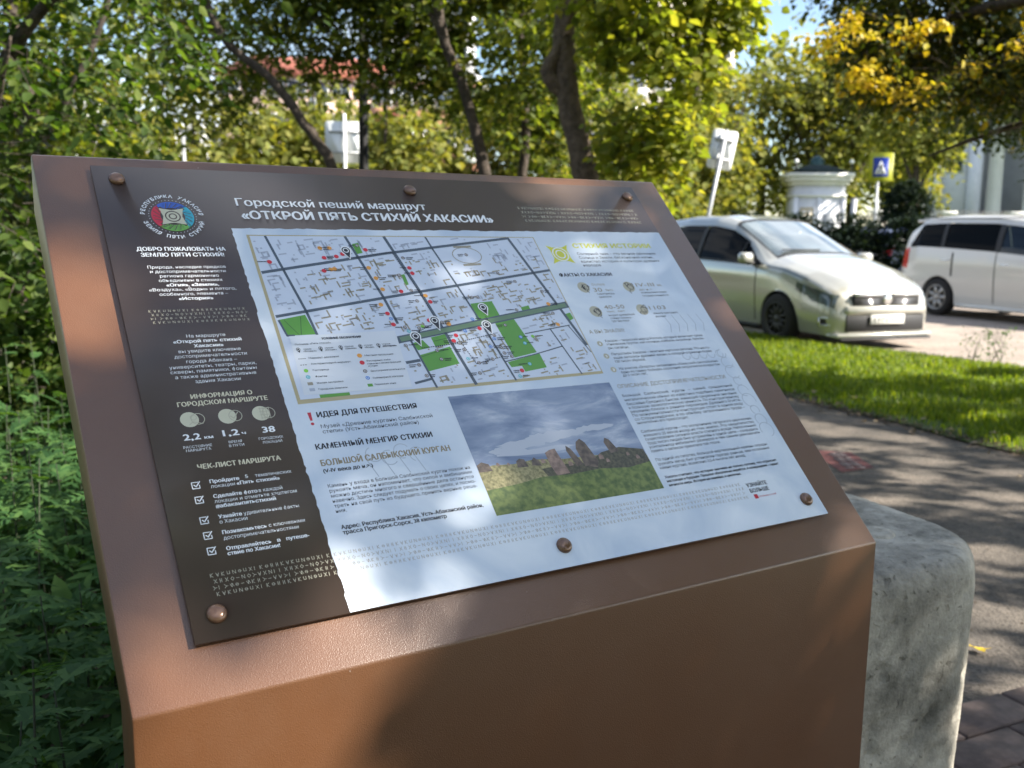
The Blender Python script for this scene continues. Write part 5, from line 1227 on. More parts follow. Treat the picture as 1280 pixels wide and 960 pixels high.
    for xc in K['axles']:
        for s in (1, -1):
            wl_ = link('wheel', tme, t, (xc, s * (K['track'] - .08), r)); wl_.rotation_euler = (0, rnd.uniform(0, 1), 0 if s > 0 else math.pi)
            link('rim', rme1, wl_)
            if not far: link('spokes', rme2, wl_); link('rim_edge', rme3, wl_)
    return t, G, X, Sg

# first car: silver white hatch-backed estate with a low nose
xs = [-2.32, -2.27, -2.1, -1.7, -1.0, -0.3, 0.15, 0.6, 1.15, 1.45, 1.85, 2.12, 2.26, 2.33, 2.36]
def K_(**k): k['x'] = xs; return k
KA = K_(z6=[.95, 1.20, 1.42, 1.57, 1.63, 1.63, 1.57, 1.38, 1.12, 1.06, .96, .86, .78, .66, .58], z5=[.94, 1.19, 1.41, 1.56, 1.62, 1.62, 1.56, 1.365, 1.11, 1.055, .955, .855, .77, .65, .57],
        y5=[.35, .38, .40, .42, .42, .42, .42, .44, .46, .48, .48, .44, .40, .34, .28],
        z4=[.93, 1.15, 1.34, 1.47, 1.52, 1.52, 1.46, 1.28, 1.05, 1.00, .90, .79, .71, .61, .54], y4=[.62, .63, .63, .64, .65, .65, .65, .67, .72, .74, .72, .66, .60, .50, .42],
        z3=[.88, .98, 1.02, 1.02, 1.00, .98, .97, .96, .95, .92, .83, .73, .66, .56, .50], y3=[.70, .76, .81, .85, .865, .87, .87, .865, .86, .85, .82, .755, .69, .60, .50],
        z2=[.66, .70, .72, .72, .70, .70, .70, .70, .70, .69, .66, .60, .55, .48, .44], y2=[.74, .80, .85, .875, .885, .885, .885, .885, .885, .88, .86, .80, .735, .65, .56],
        z1=[.40, .40, .40, .40, .40, .40, .40, .40, .40, .40, .40, .40, .38, .35, .33], y1=[.73, .80, .85, .875, .87, .865, .865, .865, .87, .875, .865, .81, .75, .67, .58],
        z0=[.26, .24, .22, .20, .20, .20, .20, .20, .20, .20, .19, .18, .18, .19, .21], y0=[.68, .75, .80, .84, .85, .85, .85, .85, .85, .84, .82, .77, .71, .64, .55],
        axles=(1.42, -1.32), arch=.355, hub=.315, rim='rim_dark', spokes=12, spw=.045, track=.885)
def kinds_A(x, s, z, y):
    if 4.08 < s and .13 < x < 1.15: return 'windscreen' if (4.22 < s and .18 < x < 1.08) else 'seam'
    if 3.04 < s < 3.12 and -2.0 < x < 1.0: return 'seam'
    if 3.12 < s < 3.86 and -2.0 < x < 1.06:
        if s < 3.12 + .74 * (1.10 - x) / .55 or x < .55:
            return 'side_window' if not (-.52 < x < -.44 or .50 < x < .53 or -1.62 < x < -1.56) else 'trim'
    if 4.2 < s and x < -1.98: return 'rear_window'
    if s > 3.05 and x > 1.14 and x < 2.2 and y < .80: return 'bonnet' if s > 3.3 else 'body'
    zt = .785 - (x - 1.75) * .26; zb = .69 - (x - 1.75) * .25 - (.03 if x > 1.95 else 0)
    if 1.72 < x < 2.285 and zb - (x - 1.72) * .04 < z < zt + .01 and y > .36: return 'headlight'
    if x < -2.12 and .72 < z < .98 and y > .5: return 'tail_light'
    if s > 3.9 and x <= .17 and x > -1.98: return 'roof'
    if (abs(x - .94) < .02 or abs(x + .50) < .02) and .26 < z < .97 and s < 3.1: return 'seam'
    if s > 3.05 and 3.1 > s and x > 1.14 and x < 2.15: return 'seam'
    if -.50 < x < .92 and .3 < z < .97 and s < 3.1 and not (abs(x - .92) < .03): return 'door'
    if -1.5 < x <= -.50 and .3 < z < .97 and s < 3.1: return 'rear_door'
    return 'body'
RVEC = np.array([HD[1], -HD[0]])                     # right-hand side when looking along the road direction (towards the camera)
def place(wx, wy, ax, tr): return np.array([wx, wy]) - HD * ax - RVEC * tr
rzA = math.atan2(HD[1], HD[0])
cA = place(3.42, 12.3, 1.42, .80)
carA, GA, XA, SA = build_car('parked_car', 'silver white estate car with dark spoked wheels parked nose forward at the kerb', KA, (cA[0], cA[1], -.035), rzA, None, 'car_pearl', kinds_A)
def cpart(name, m, boxes, parent, bev=.006, M=None):
    mb = MB()
    for a, b in boxes: mb.box(a, b, bev=bev, M=M)
    return mb.build(name, m, parent)
def onface(parent, name, m, pts, th=.012, off=.004, G=None):
    """a strip lying on the nose: points (y, z) with the x taken from the body, given thickness"""
    def xf(y, z):
        y = abs(y); best = 0
        for i in range(len(XA) - 1, -1, -1):
            row = G[i]; j = np.argmin(np.abs(row[:, 2] - z) + (row[:, 1] < .001) * 9)
            if row[j, 1] >= y and abs(row[j, 2] - z) < .05: return XA[i]
        return 2.30
    n = len(pts); F3 = [(xf(y, z) + off + th, y, z) for y, z in pts]; B3 = [(xf(y, z) + off - .05, y, z) for y, z in pts]
    mb = MB(); V = F3 + B3; mb.add(V, [tuple(range(n))] + [(i, (i + 1) % n, n + (i + 1) % n, n + i) for i in range(n)]); o = mb.build(name, m, parent)
    bm = bmesh.new(); bm.from_mesh(o.data); bmesh.ops.recalc_face_normals(bm, faces=bm.faces); bm.to_mesh(o.data); bm.free(); return o
FX = 2.36
grille = cpart('grille', 'black_plastic', [((FX - .04, -.50, .535), (FX + .014, .50, .685))], carA)
cpart('grille_bar', 'chrome', [((FX + .004, -.50, .650), (FX + .028, -.08, .682)), ((FX + .004, .08, .650), (FX + .028, .50, .682)), ((FX + .004, -.42, .60), (FX + .02, -.12, .607)), ((FX + .004, .12, .60), (FX + .02, .42, .607)), ((FX + .004, -.40, .565), (FX + .02, -.10, .572)), ((FX + .004, .10, .565), (FX + .02, .40, .572))], grille, .003)
mb = MB(); mb.lathe([(.001, .022), (.05, .022), (.066, .016), (.07, .004)], 20, axis='x', c=(FX + .006, 0, .610)); e_ = mb.build('badge', 'chrome', grille, True)
# bumper: lower lip, intake, fog lamps, skirt
cpart('lower_intake', 'black_plastic', [((FX - .10, -.60, .225), (FX + .012, .60, .42))], carA)
cpart('bumper_beam', 'car_pearl', [((FX - .06, -.62, .425), (FX + .035, .62, .535))], carA, .025)
cpart('front_lip', 'car_pearl', [((FX - .30, -.74, .155), (FX + .03, .74, .205))], carA, .015)
cpart('lip_blade', 'black_plastic', [((FX - .30, -.70, .125), (FX + .05, .70, .150))], carA, .006)
pz = cpart('number_plate', 'plate_white', [((FX + .030, -.26, .315), (FX + .042, .26, .428))], carA, .003)
pi_ = MB()
for k, y in enumerate((-.20, -.13, -.07, -.01, .07, .13)): pi_.box((FX + .0425, y - .018, .345), (FX + .0435, y - .006, .405)); pi_.box((FX + .0425, y - .004, .345 + .02 * (k % 3)), (FX + .0435, y + .018, .358 + .02 * (k % 3))); pi_.box((FX + .0425, y + .012, .37), (FX + .0435, y + .02, .405))
pi_.box((FX + .0425, .185, .34), (FX + .0435, .19, .41)); pi_.box((FX + .0425, .205, .375), (FX + .0435, .245, .4)); pi_.build('number_marks', 'plate_ink', pz)
for s in (1, -1):
    M = Matrix.Translation((2.20, s * .70, .34)) @ Matrix.Rotation(s * .62, 4, 'Z')
    fg = cpart('fog_lamp', 'black_plastic', [((0, -.15, -.055), (.045, .15, .05))], carA, .012, M)
    cpart('fog_surround', 'chrome', [((.03, -.13, .035), (.062, .13, .055)), ((.03, -.13, -.05), (.062, .10, -.032)), ((.03, -.145, -.05), (.062, -.125, .05))], fg, .005, M)
    cpart('fog_bulb', 'lamp_clear', [((.03, -.02, -.025), (.055, .05, .028))], fg, .01, M)
    mb = MB(); M = Matrix.Translation((.86, s * .99, 1.055)) @ Matrix.Rotation(-s * .15, 4, 'Z')
    mb.box((-.07, -.105, -.07), (.065, .105, .075), M=M, bev=.035); mi = mb.build('door_mirror', 'car_pearl', carA); smooth_by_angle(mi, 70)
    cpart('mirror_arm', 'black_plastic', [((.82, s * .9 - .06, .97), (.88, s * .9 + .06, 1.01))], mi)
    cpart('door_handle', 'chrome', [((-.34, s * .885 - .012, .84), (-.16, s * .885 + .02, .865))], carA, .006); cpart('door_handle', 'chrome', [((-1.32, s * .885 - .012, .86), (-1.14, s * .885 + .02, .885))], carA, .006)
    cpart('sill', 'black_plastic', [((-.95, s * .84 - .03, .16), (1.02, s * .84 + .03, .215))], carA, .01)
    cpart('headlight_lens', 'chrome', [((2.06, s * .70 - .04, .63), (2.12, s * .70 + .03, .685)), ((1.93, s * .78 - .04, .655), (1.99, s * .78 + .01, .70))], carA, .012)
cpart('wiper', 'black_plastic', [((1.02, -.55, 1.165), (1.05, .06, 1.18))], carA, .004)
mb = MB(); mb.box((-.05, -.012, -.14), (.004, .012, .12), M=Matrix.Translation((.60, .12, 1.30)) @ Matrix.Rotation(-.6, 4, 'Y')); mb.build('windscreen_sticker', 'plate_white', carA)

# second: minivan seen from its side
xv = [-2.30, -2.27, -2.17, -1.85, -1.2, -0.3, 0.35, 0.8, 1.35, 1.6, 1.9, 2.12, 2.24, 2.30, 2.32]
KV = dict(KA); KV['x'] = xv
KV.update(z6=[1.0, 1.20, 1.46, 1.70, 1.74, 1.73, 1.66, 1.47, 1.18, 1.10, 1.0, .9, .8, .68, .6], z5=[.99, 1.19, 1.45, 1.69, 1.73, 1.72, 1.65, 1.46, 1.17, 1.09, .99, .89, .79, .67, .59],
          z4=[.98, 1.16, 1.42, 1.60, 1.63, 1.62, 1.55, 1.37, 1.11, 1.04, .94, .83, .74, .62, .55], z3=[.93, 1.02, 1.10, 1.13, 1.11, 1.07, 1.03, 1.00, .98, .95, .87, .78, .70, .60, .52], y4=[.66, .68, .69, .70, .71, .71, .70, .71, .74, .75, .72, .66, .60, .50, .42],
          axles=(1.38, -1.33), arch=.36, hub=.32, rim='rim_silver', spokes=7, spw=.10, track=.885)
def kinds_V(x, s, z, y):
    if 4.12 < s and .37 < x < 1.32: return 'windscreen'
    if 3.10 < s < 3.88 and -2.06 < x < 1.25 and (x < .75 or s < 3.1 + .78 * (1.30 - x) / .55) and (x > -1.85 or s < 3.12 + .8 * (x + 2.10) / .25):
        return 'side_window' if not (-1.36 < x < -1.28 or -.22 < x < -.13) else 'trim'
    if 4.2 < s and -2.27 < x < -1.98: return 'rear_window'
    if x < -2.05 and .80 < z < 1.14 and y > .5: return 'tail_light'
    if 1.8 < x < 2.25 and .62 < z < .80 and y > .4: return 'headlight'
    if s > 3.9 and -1.98 <= x <= .37: return 'roof'
    if abs(x + .17) < .018 and .28 < z < 1.1 and s < 3.1: return 'seam'
    if abs(x + 1.05) < .018 and .7 < z < 1.1 and s < 3.1: return 'seam'
    if -.17 < x < .95 and .3 < z < 1.06 and s < 3.1: return 'door'
    if -1.05 < x <= -.17 and .3 < z < 1.1 and s < 3.1: return 'rear_door'
    return 'body'
cV = place(7.42, 16.9, -1.33, .80)
van, GV, XV, SV = build_car('minivan', 'white minivan with silver wheels and a driver, cut off by the right edge', KV, (cV[0], cV[1], -.035), rzA, None, 'car_white', kinds_V, cat='minivan')
for s in (1, -1):
    cpart('door_handle', 'chrome', [((-.08, s * .885 - .012, .90), (.12, s * .885 + .02, .925))], van, .006); cpart('door_handle', 'chrome', [((-1.30, s * .885 - .012, .95), (-1.10, s * .885 + .02, .975))], van, .006)
    cpart('sill', 'car_white', [((-.92, s * .85 - .03, .17), (.98, s * .85 + .035, .235))], van, .012)
    cpart('roof_rail', 'galvanised', [((-1.9, s * .69 - .012, 1.655), (.2, s * .69 + .012, 1.675))], van, .005)
    mb = MB(); mb.box((.92, s * 1.0 - .10, .99), (1.04, s * 1.0 + .09, 1.13), bev=.035); mb.build('door_mirror', 'car_white', van)
cpart('rear_spoiler', 'car_white', [((-2.16, -.60, 1.60), (-1.9, .60, 1.645))], van, .015)
# open front side windows would show the driver: cut the glass of the front door away by making it a see-through pane
gl = bpy.data.materials.new('clear_glass'); gl.use_nodes = True; MATS['clear_glass'] = gl
Nn_ = gl.node_tree.nodes; Ll_ = gl.node_tree.links; tb = Nn_.new('ShaderNodeBsdfTransparent'); tb.inputs[0].default_value = (.45, .5, .48, 1); gs = Nn_.new('ShaderNodeBsdfGlossy'); gs.inputs['Roughness'].default_value = .03
fz = Nn_.new('ShaderNodeFresnel'); fz.inputs[0].default_value = 1.5; mxs = Nn_.new('ShaderNodeMixShader'); Ll_.new(fz.outputs[0], mxs.inputs[0]); Ll_.new(tb.outputs[0], mxs.inputs[1]); Ll_.new(gs.outputs[0], mxs.inputs[2]); Ll_.new(mxs.outputs[0], Nn_['Material Output'].inputs[0])
for o in van.children:
    if o.name.startswith('side_window'):
        me = o.data; me.materials.append(gl)
        for p in me.polygons:
            if p.center.x > -.12: p.material_index = 1
# the driver: head, neck, shoulders and arms as one skinned body
def driver(parent_mat):
    me = bpy.data.meshes.new('person'); V = [(0, 0, .45), (0, 0, .70), (0, 0, .92), (.01, 0, 1.02), (.02, 0, 1.10), (.03, 0, 1.20), (.035, 0, 1.28), (.0, .19, .93), (.10, .24, .70), (.34, .18, .78), (.0, -.19, .93), (.10, -.24, .70), (.34, -.18, .78), (.35, .10, .45), (.35, -.10, .45)]
    E = [(0, 1), (1, 2), (2, 3), (3, 4), (4, 5), (5, 6), (2, 7), (7, 8), (8, 9), (2, 10), (10, 11), (11, 12), (0, 13), (0, 14)]
    me.from_pydata(V, E, []); o = bpy.data.objects.new('person', me); COL.objects.link(o)
    sk = o.modifiers.new('s', 'SKIN'); sb = o.modifiers.new('d', 'SUBSURF'); sb.levels = 1; sb.render_levels = 1
    rad = [.16, .15, .13, .055, .075, .10, .06, .065, .05, .035, .065, .05, .035, .09, .09]
    for i, r in enumerate(rad): me.skin_vertices[0].data[i].radius = (r, r)
    me.skin_vertices[0].data[0].use_root = True
    bpy.context.view_layer.update(); m2 = bpy.data.meshes.new_from_object(o.evaluated_get(bpy.context.evaluated_depsgraph_get()))
    bpy.data.objects.remove(o)
    for k in ('shirt_dark', 'skin', 'hair'): m2.materials.append(MATS[k])
    for p in m2.polygons:
        z = p.center.z; p.material_index = 2 if (z > 1.22 or (z > 1.12 and p.center.x < -.01)) else 1 if z > 1.0 or p.center.x > .22 and z > .6 else 0; p.use_smooth = True
    return m2
po = link('person', driver(None)); Mv = Matrix.Translation((cV[0], cV[1], -.035)) @ Matrix.Rotation(rzA, 4, 'Z')
po.matrix_world = Mv @ Matrix.Translation((.18, -.36, .10)); tag(po, 'driver in a dark shirt sitting behind the side window of the white minivan', 'person')

# far cars on the road
def kinds_F(x, s, z, y):
    if 4.12 < s and .17 < x < 1.12: return 'windscreen'
    if 3.12 < s < 3.86 and -2.0 < x < 1.0: return 'side_window'
    if 4.2 < s and x < -1.98: return 'rear_window'
    if 1.75 < x < 2.3 and .6 < z < .78 and y > .4: return 'headlight'
    if x < -2.1 and .72 < z < 1.0 and y > .45: return 'tail_light'
    return 'body'
def far_car(label, p, rz, paint, group='cars farther along the road', K=KA):
    return build_car('distant_car', label, K, (p[0], p[1], -.035), rz, group, paint, kinds_F, far=True)[0]
far_car('small pale car with blue windscreen reflections just right of the stand corner', (5.9, 34.0), rzA, 'car_white')
far_car('white car whose bright roof shows above the hedge behind the leaning sign', (9.2, 36.0), rzA, 'car_white')
far_car('dark blue car with red tail lights in front of the white gatehouse', (11.6, 33.0), rzA + math.pi, 'car_navy')

# ---------------------------------------------------------------- posts and signs
def rsign(name, label, cat, base, ztop, w_, h_, post_h, lean, yaw, two=True, post_m='white_paint'):
    t = thing(name, label, cat, base, yaw); t.rotation_euler = (0, lean, yaw)
    mb = MB(); mb.tube([(0, 0, -.05), (0, 0, post_h)], .03, 12); mb.build('post', post_m, t, True)
    hw = w_ / 2
    if two:
        for s in (-1, 1):
            mb = MB(); M = Matrix.Translation((s * (hw / 2 + .008), .045, ztop - h_ / 2)) @ Matrix.Rotation(math.pi / 2, 4, 'X')
            poly = [(x, y) for x, y in rrect(hw / 2 - .004, h_ / 2, .05, 4)]
            mb.prism(poly, -.004, .004, M=M); mb.build('sign_plate', 'sign_back', t)
    for z in (ztop - h_ * .25, ztop - h_ * .75):
        mb = MB(); mb.box((-hw * .8, .012, z - .015), (hw * .8, .04, z + .015)); mb.build('bracket', 'galvanised', t)
    return t
rsign('road_sign', 'white double road sign seen from the back beside the black post', 'road sign', (-3.42, 20.0, 0), 3.46, .78, .82, 3.6, 0.0, 0.05)
rsign('road_sign', 'white double road sign seen from the back on a pole leaning to the right', 'road sign', (2.78, 15.5, -.02), 2.98, .38, .60, 2.98, .17, -0.1, post_m='galvanised')
t = thing('white_post', 'thin white post behind the top left corner of the stand', 'post', (-6.95, 16.0, 0)); mb = MB(); mb.tube([(0, 0, -.05), (0, 0, 3.4)], .045, 12); mb.build('post', 'white_paint', t, True)
mb = MB(); mb.prism(rrect(.30, .22, .04, 4), -.004, .004, M=Matrix.Translation((.02, -.05, 3.1)) @ Matrix.Rotation(math.pi / 2, 4, 'X')); mb.build('sign_plate', 'sign_back', t)
t = thing('grey_post', 'thin grey post behind the top edge of the stand, right of the white post', 'post', (-5.6, 16.8, 0)); mb = MB(); mb.tube([(0, 0, -.05), (0, 0, 2.9)], .03, 12); mb.build('post', 'galvanised', t, True); mb = MB(); mb.lathe([(.001, 2.94), (.035, 2.92), (.038, 2.88)], 12); mb.build('cap', 'galvanised', t, True)
t = thing('lamp_post', 'black steel lamp post rising behind the stand beside the white sign', 'lamp post', (-1.86, 12.2, 0)); mb = MB(); mb.tube([(0, 0, -.05), (0, 0, .4), (0, 0, .45), (.02, 0, 7.0)], [.10, .10, .062, .048], 14); mb.build('pole', 'black_paint', t, True)
mb = MB(); mb.tube([(.02, 0, 6.95), (.4, 0, 7.25), (1.0, 0, 7.3)], .03, 8); mb.build('arm', 'black_paint', t, True); mb = MB(); mb.box((.9, -.12, 7.2), (1.5, .12, 7.3), bev=.03); mb.build('lantern', 'black_paint', t)
# pedestrian crossing sign
cwb = np.array([13.95, 38.0]); t = thing('crossing_sign', 'blue pedestrian crossing sign with a broad yellow border on a grey pole', 'road sign', (cwb[0], cwb[1], 0), -.32)
mb = MB(); mb.tube([(0, 0, -.05), (0, 0, 3.4)], .05, 10); mb.build('pole', 'galvanised', t, True)
Mx = Matrix.Translation((.08, -.07, 3.86)) @ Matrix.Rotation(math.pi / 2, 4, 'X')
mb = MB(); mb.prism(rrect(.44, .54, .05, 3), -.01, .01, M=Mx); sgn = mb.build('yellow_backboard', 'sign_yellow', t)
mb = MB(); mb.prism(rrect(.28, .36, .03, 3), .012, .02, M=Mx); mb.build('blue_face', 'sign_blue', sgn)
mb = MB(); mb.prism([(-.22, -.26), (.22, -.26), (0, .26)], .022, .026, M=Mx); mb.build('white_triangle', 'white_paint', sgn)
mb = MB()
for a in ([(-.01, .16), (.04, .16), (.04, .10), (-.01, .10)], [(-.03, .08), (.05, .08), (.04, -.06), (-.02, -.06)], [(-.02, -.06), (.02, -.06), (-.08, -.22), (-.12, -.20)], [(0, -.06), (.04, -.06), (.12, -.20), (.07, -.22)], [(-.03, .07), (-.02, .02), (-.10, -.04), (-.11, -.01)], [(.05, .07), (.04, .02), (.10, -.04), (.12, -.01)]): mb.prism(a, .028, .031, M=Mx)
for k in range(4): mb.prism([(-.17 + k * .09, -.255), (-.13 + k * .09, -.255), (-.14 + k * .09, -.225), (-.17 + k * .09, -.225)], .028, .03, M=Mx)
mb.build('walking_figure', 'sign_black', sgn)
t = thing('grey_post', 'grey street post just left of the pedestrian crossing sign', 'post', (13.3, 38.6, 0)); mb = MB(); mb.tube([(0, 0, -.05), (0, 0, 2.7)], .11, 10); mb.build('post', 'galvanised', t, True); mb = MB(); mb.lathe([(.001, 2.76), (.09, 2.74), (.12, 2.68)], 10); mb.build('cap', 'iron', t)

# ---------------------------------------------------------------- white gatehouse with dark green roof
gh = thing('gatehouse', 'small white gatehouse with cornice, dark green hipped roof and round dome', 'gatehouse', (12.95, 42.5, -.03), -.10); gh.scale = (.82, .82, .99)
mb = MB(); mb.box((-1.25, -1.2, 0), (1.25, 1.2, 3.45)); mb.build('wall', 'stucco_white', gh)
mb = MB()
for k, (e, z0, z1) in enumerate(((.10, 2.9, 3.0), (.14, 3.40, 3.55), (.28, 3.56, 3.72), (.36, 3.73, 3.90))): mb.box((-1.25 - e, -1.2 - e, z0), (1.25 + e, 1.2 + e, z1))
mb.build('cornice', 'cornice_cream', gh)
mb = MB()
for x in (-1.20, -.02, 1.20): mb.box((x - .11, -1.27, 0), (x + .11, -1.203, 2.9))
mb.build('pilaster', 'stucco_white', gh)
mb = MB(); mb.add([(-1.6, -1.55, 3.905), (1.6, -1.55, 3.905), (1.6, 1.55, 3.905), (-1.6, 1.55, 3.905), (-.5, -.45, 4.28), (.5, -.45, 4.28), (.5, .45, 4.28), (-.5, .45, 4.28)], [(0, 1, 5, 4), (1, 2, 6, 5), (2, 3, 7, 6), (3, 0, 4, 7), (4, 5, 6, 7), (3, 2, 1, 0)]); rf = mb.build('roof', 'roof_green', gh)
mb = MB(); mb.lathe([(.42, 4.28), (.42, 4.36), (.37, 4.5), (.25, 4.62), (.10, 4.69), (.001, 4.71)], 24); mb.build('dome', 'dome_teal', rf, True)
fr2 = MB(); fr2.box((-.95, -1.23, 1.55), (-.30, -1.203, 2.45)); wf = fr2.build('window', 'ochre', gh); mb = MB(); mb.box((-.88, -1.24, 1.62), (-.65, -1.232, 2.38)); mb.box((-.60, -1.24, 1.62), (-.37, -1.232, 2.38)); mb.build('pane', 'wall_cream', wf)
mb = MB(); mb.box((.2, -1.23, .2), (.95, -1.203, 2.2)); mb.build('door', 'galvanised', gh)
for k, x in enumerate((-1.35, 1.35)):
    t = thing('globe_lamp', ('white globe lamp on the left corner of the gatehouse roof', 'white globe lamp on the right corner of the gatehouse roof')[k], 'lamp', (12.95 + x * .86, 41.5, 3.78)); mb = MB(); mb.tube([(0, 0, 0), (0, 0, .45)], .03, 6); mb.build('stem', 'iron', t); mb = MB(); mb.lathe([(.001, .42), (.07, .45), (.095, .52), (.07, .59), (.001, .62)], 14); mb.build('globe', 'white_paint', t, True)
# white building with columns at the right
wb = thing('columned_building', 'white classical building with pilasters and sunlit columns behind the minivan', 'building', (29.9, 63.2, -.05), -.50)
mb = MB(); mb.box((-3, -2, 0), (0, 12, 11.5)); mb.box((0.0, 1.5, 0), (26, 12, 11.5)); mb.build('wall', 'stucco_white', wb)
mb = MB(); mb.box((-3.3, -2.3, 11.5), (26.3, 12.3, 12.2)); mb.box((-3.2, -2.2, 8.9), (0.2, -2.002, 9.4)); mb.box((0.2, -1.6, 9.2), (26, 1.5, 10.6)); mb.build('cornice', 'cornice_cream', wb)
for x in (-2.6, -.4):
    mb = MB(); mb.box((x - .35, -2.15, 0), (x + .35, -2.003, 8.9)); mb.build('pilaster', 'stucco_white', wb)
cm = MB(); cm.lathe([(.62, 0), (.62, .35), (.48, .45), (.47, 3), (.40, 8.5), (.52, 8.7), (.60, 9.19)], 20); cme = cm.mesh('column', 'cornice_cream', True)
for k in range(9): link('column', cme, wb, (.75 + k * 2.1, -1.0, 0))
for x in (-1.5,):
    for z in (5.2,):
        mb = MB(); mb.box((x - .5, -2.08, z), (x + .5, -2.003, z + 2.2)); fr_w = mb.build('window', 'frame_white', wb); mb = MB(); mb.box((x - .4, -2.10, z + .1), (x - .03, -2.082, z + 2.1)); mb.box((x + .03, -2.10, z + .1), (x + .4, -2.082, z + 2.1)); mb.build('pane', 'window_glass', fr_w)
# iron fence with piers between gatehouse and building
fn = thing('iron_fence', 'black iron bar fence between the gatehouse and the dark round shrub', 'fence', (15.2, 42.5, -.03), -.12)
mb = MB(); mb.box((0, -.02, .35), (12, .02, .40)); mb.box((0, -.02, 2.1), (12, .02, 2.15)); mb.build('rail', 'iron', fn)
bar = MB().box((-.014, -.014, .1), (.014, .014, 2.4)).mesh('bar', 'iron')
for k in range(92): link('bar', bar, fn, (.08 + k * .13, 0, 0))
for k, x in enumerate((15.6, 18.3, 21.0)):
    t = thing('fence_pier', ('stone fence pier nearest the crossing sign', 'stone fence pier in the middle of the iron fence', 'stone fence pier at the right end of the iron fence')[k], 'fence pier', (x, 42.0 - (x - 15.2) * .12, -.03)); mb = MB(); mb.box((-.25, -.25, 0), (.25, .25, 2.2), bev=.02); mb.build('pier', 'wall_cream', t); mb = MB(); mb.box((-.32, -.32, 2.203), (.32, .32, 2.35), bev=.02); mb.build('cap', 'cornice_cream', t)
t = thing('yellow_lit_pillar', 'small fence pillar lit yellow, low beside the iron fence', 'pillar', (14.1, 37.2, -.03), -.1); mb = MB(); mb.box((-.5, -.3, .25), (.5, .3, 1.35), bev=.02); mb.build('pillar_shaft', 'ochre_lit', t); mb = MB(); mb.box((-.55, -.35, 1.353), (.55, .35, 1.42)); mb.build('lid', 'galvanised', t); mb = MB(); mb.box((-.45, -.25, 0), (.45, .25, .25)); mb.build('plinth', 'kerb_stone', t)  # sunlit fence pillar: the yellow light is put into its colour
# clipped hedge and round conifer
def leafbox(name, label, cat, base, vols, n, size, m, rs, group=None):
    t = thing(name, label, cat, base, group=group); b = np.array(base, float); mb = MB(); mb.tube([(0, 0, -.05), (0, 0, .6)], .04, 6); mb.build('trunk', 'bark', t)
    d = crown(vols, n, 8, size, rs, keep=False, hole=None, shell_bias=.25, droop=.1, spray_len=.25); leaf_obj('foliage', (d[0] - b, *d[1:4]), m, t, 1.2); return t
for k in range(4): leafbox('hedge_shrub', ('clipped dark hedge shrub behind the silver car roof, far left of the row', 'clipped dark hedge shrub, second from the left in the row before the gatehouse', 'clipped dark hedge shrub, third in the row before the gatehouse', 'clipped dark hedge shrub nearest the gatehouse')[k], 'hedge', (6.9 + 1.55 * k, 29.5 - .25 * k, 0), [((6.9 + 1.55 * k, 29.5 - .25 * k, 1.02), (.95, .6, .95))], 420, .12, 'leaves_conifer', 60 + k, 'hedge shrubs before the gatehouse')
leafbox('conifer_shrub', 'dark round clipped conifer between the crossing sign and the white building', 'shrub', (13.95, 35.0, 0), [((13.95, 35.0, 2.2), (.86, .8, 1.05)), ((13.95, 35.0, 1.0), (.75, .7, 1.0))], 1500, .11, 'leaves_conifer', 66)

# ---------------------------------------------------------------- far trees and buildings
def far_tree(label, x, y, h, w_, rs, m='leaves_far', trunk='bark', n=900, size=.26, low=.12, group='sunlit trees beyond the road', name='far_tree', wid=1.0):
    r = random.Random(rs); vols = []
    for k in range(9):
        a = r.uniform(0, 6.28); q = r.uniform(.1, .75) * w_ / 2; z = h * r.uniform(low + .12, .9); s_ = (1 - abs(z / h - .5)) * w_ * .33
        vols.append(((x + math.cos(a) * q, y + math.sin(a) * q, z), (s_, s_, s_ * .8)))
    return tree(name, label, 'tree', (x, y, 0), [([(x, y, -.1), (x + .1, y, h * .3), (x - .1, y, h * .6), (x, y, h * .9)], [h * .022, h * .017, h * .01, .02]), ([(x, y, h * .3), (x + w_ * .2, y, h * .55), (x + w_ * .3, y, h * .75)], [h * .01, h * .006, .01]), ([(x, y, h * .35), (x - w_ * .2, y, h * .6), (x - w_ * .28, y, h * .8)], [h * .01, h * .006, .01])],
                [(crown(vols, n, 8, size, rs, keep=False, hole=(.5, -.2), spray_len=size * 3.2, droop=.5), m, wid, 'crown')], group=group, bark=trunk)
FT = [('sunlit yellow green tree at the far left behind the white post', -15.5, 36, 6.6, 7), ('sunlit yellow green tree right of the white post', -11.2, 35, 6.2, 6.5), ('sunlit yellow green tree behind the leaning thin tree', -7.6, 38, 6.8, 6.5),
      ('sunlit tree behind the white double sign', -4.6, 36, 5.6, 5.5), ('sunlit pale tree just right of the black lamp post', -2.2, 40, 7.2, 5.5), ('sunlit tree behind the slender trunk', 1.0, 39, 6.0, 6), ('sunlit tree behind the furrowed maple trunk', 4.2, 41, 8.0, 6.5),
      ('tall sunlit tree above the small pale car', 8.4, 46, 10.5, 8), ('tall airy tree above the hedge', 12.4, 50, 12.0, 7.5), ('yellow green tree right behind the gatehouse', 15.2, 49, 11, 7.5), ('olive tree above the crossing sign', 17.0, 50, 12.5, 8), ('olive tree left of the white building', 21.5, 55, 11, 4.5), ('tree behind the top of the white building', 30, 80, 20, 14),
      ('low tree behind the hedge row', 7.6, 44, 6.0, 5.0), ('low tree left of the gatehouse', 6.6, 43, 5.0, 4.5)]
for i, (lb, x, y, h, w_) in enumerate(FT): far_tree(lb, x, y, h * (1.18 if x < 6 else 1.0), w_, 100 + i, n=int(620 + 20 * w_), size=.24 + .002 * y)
far_tree('green tree shading the right side of the gatehouse', 17.2, 42.5, 9.5, 5.0, 129, n=800, size=.26, low=.42)
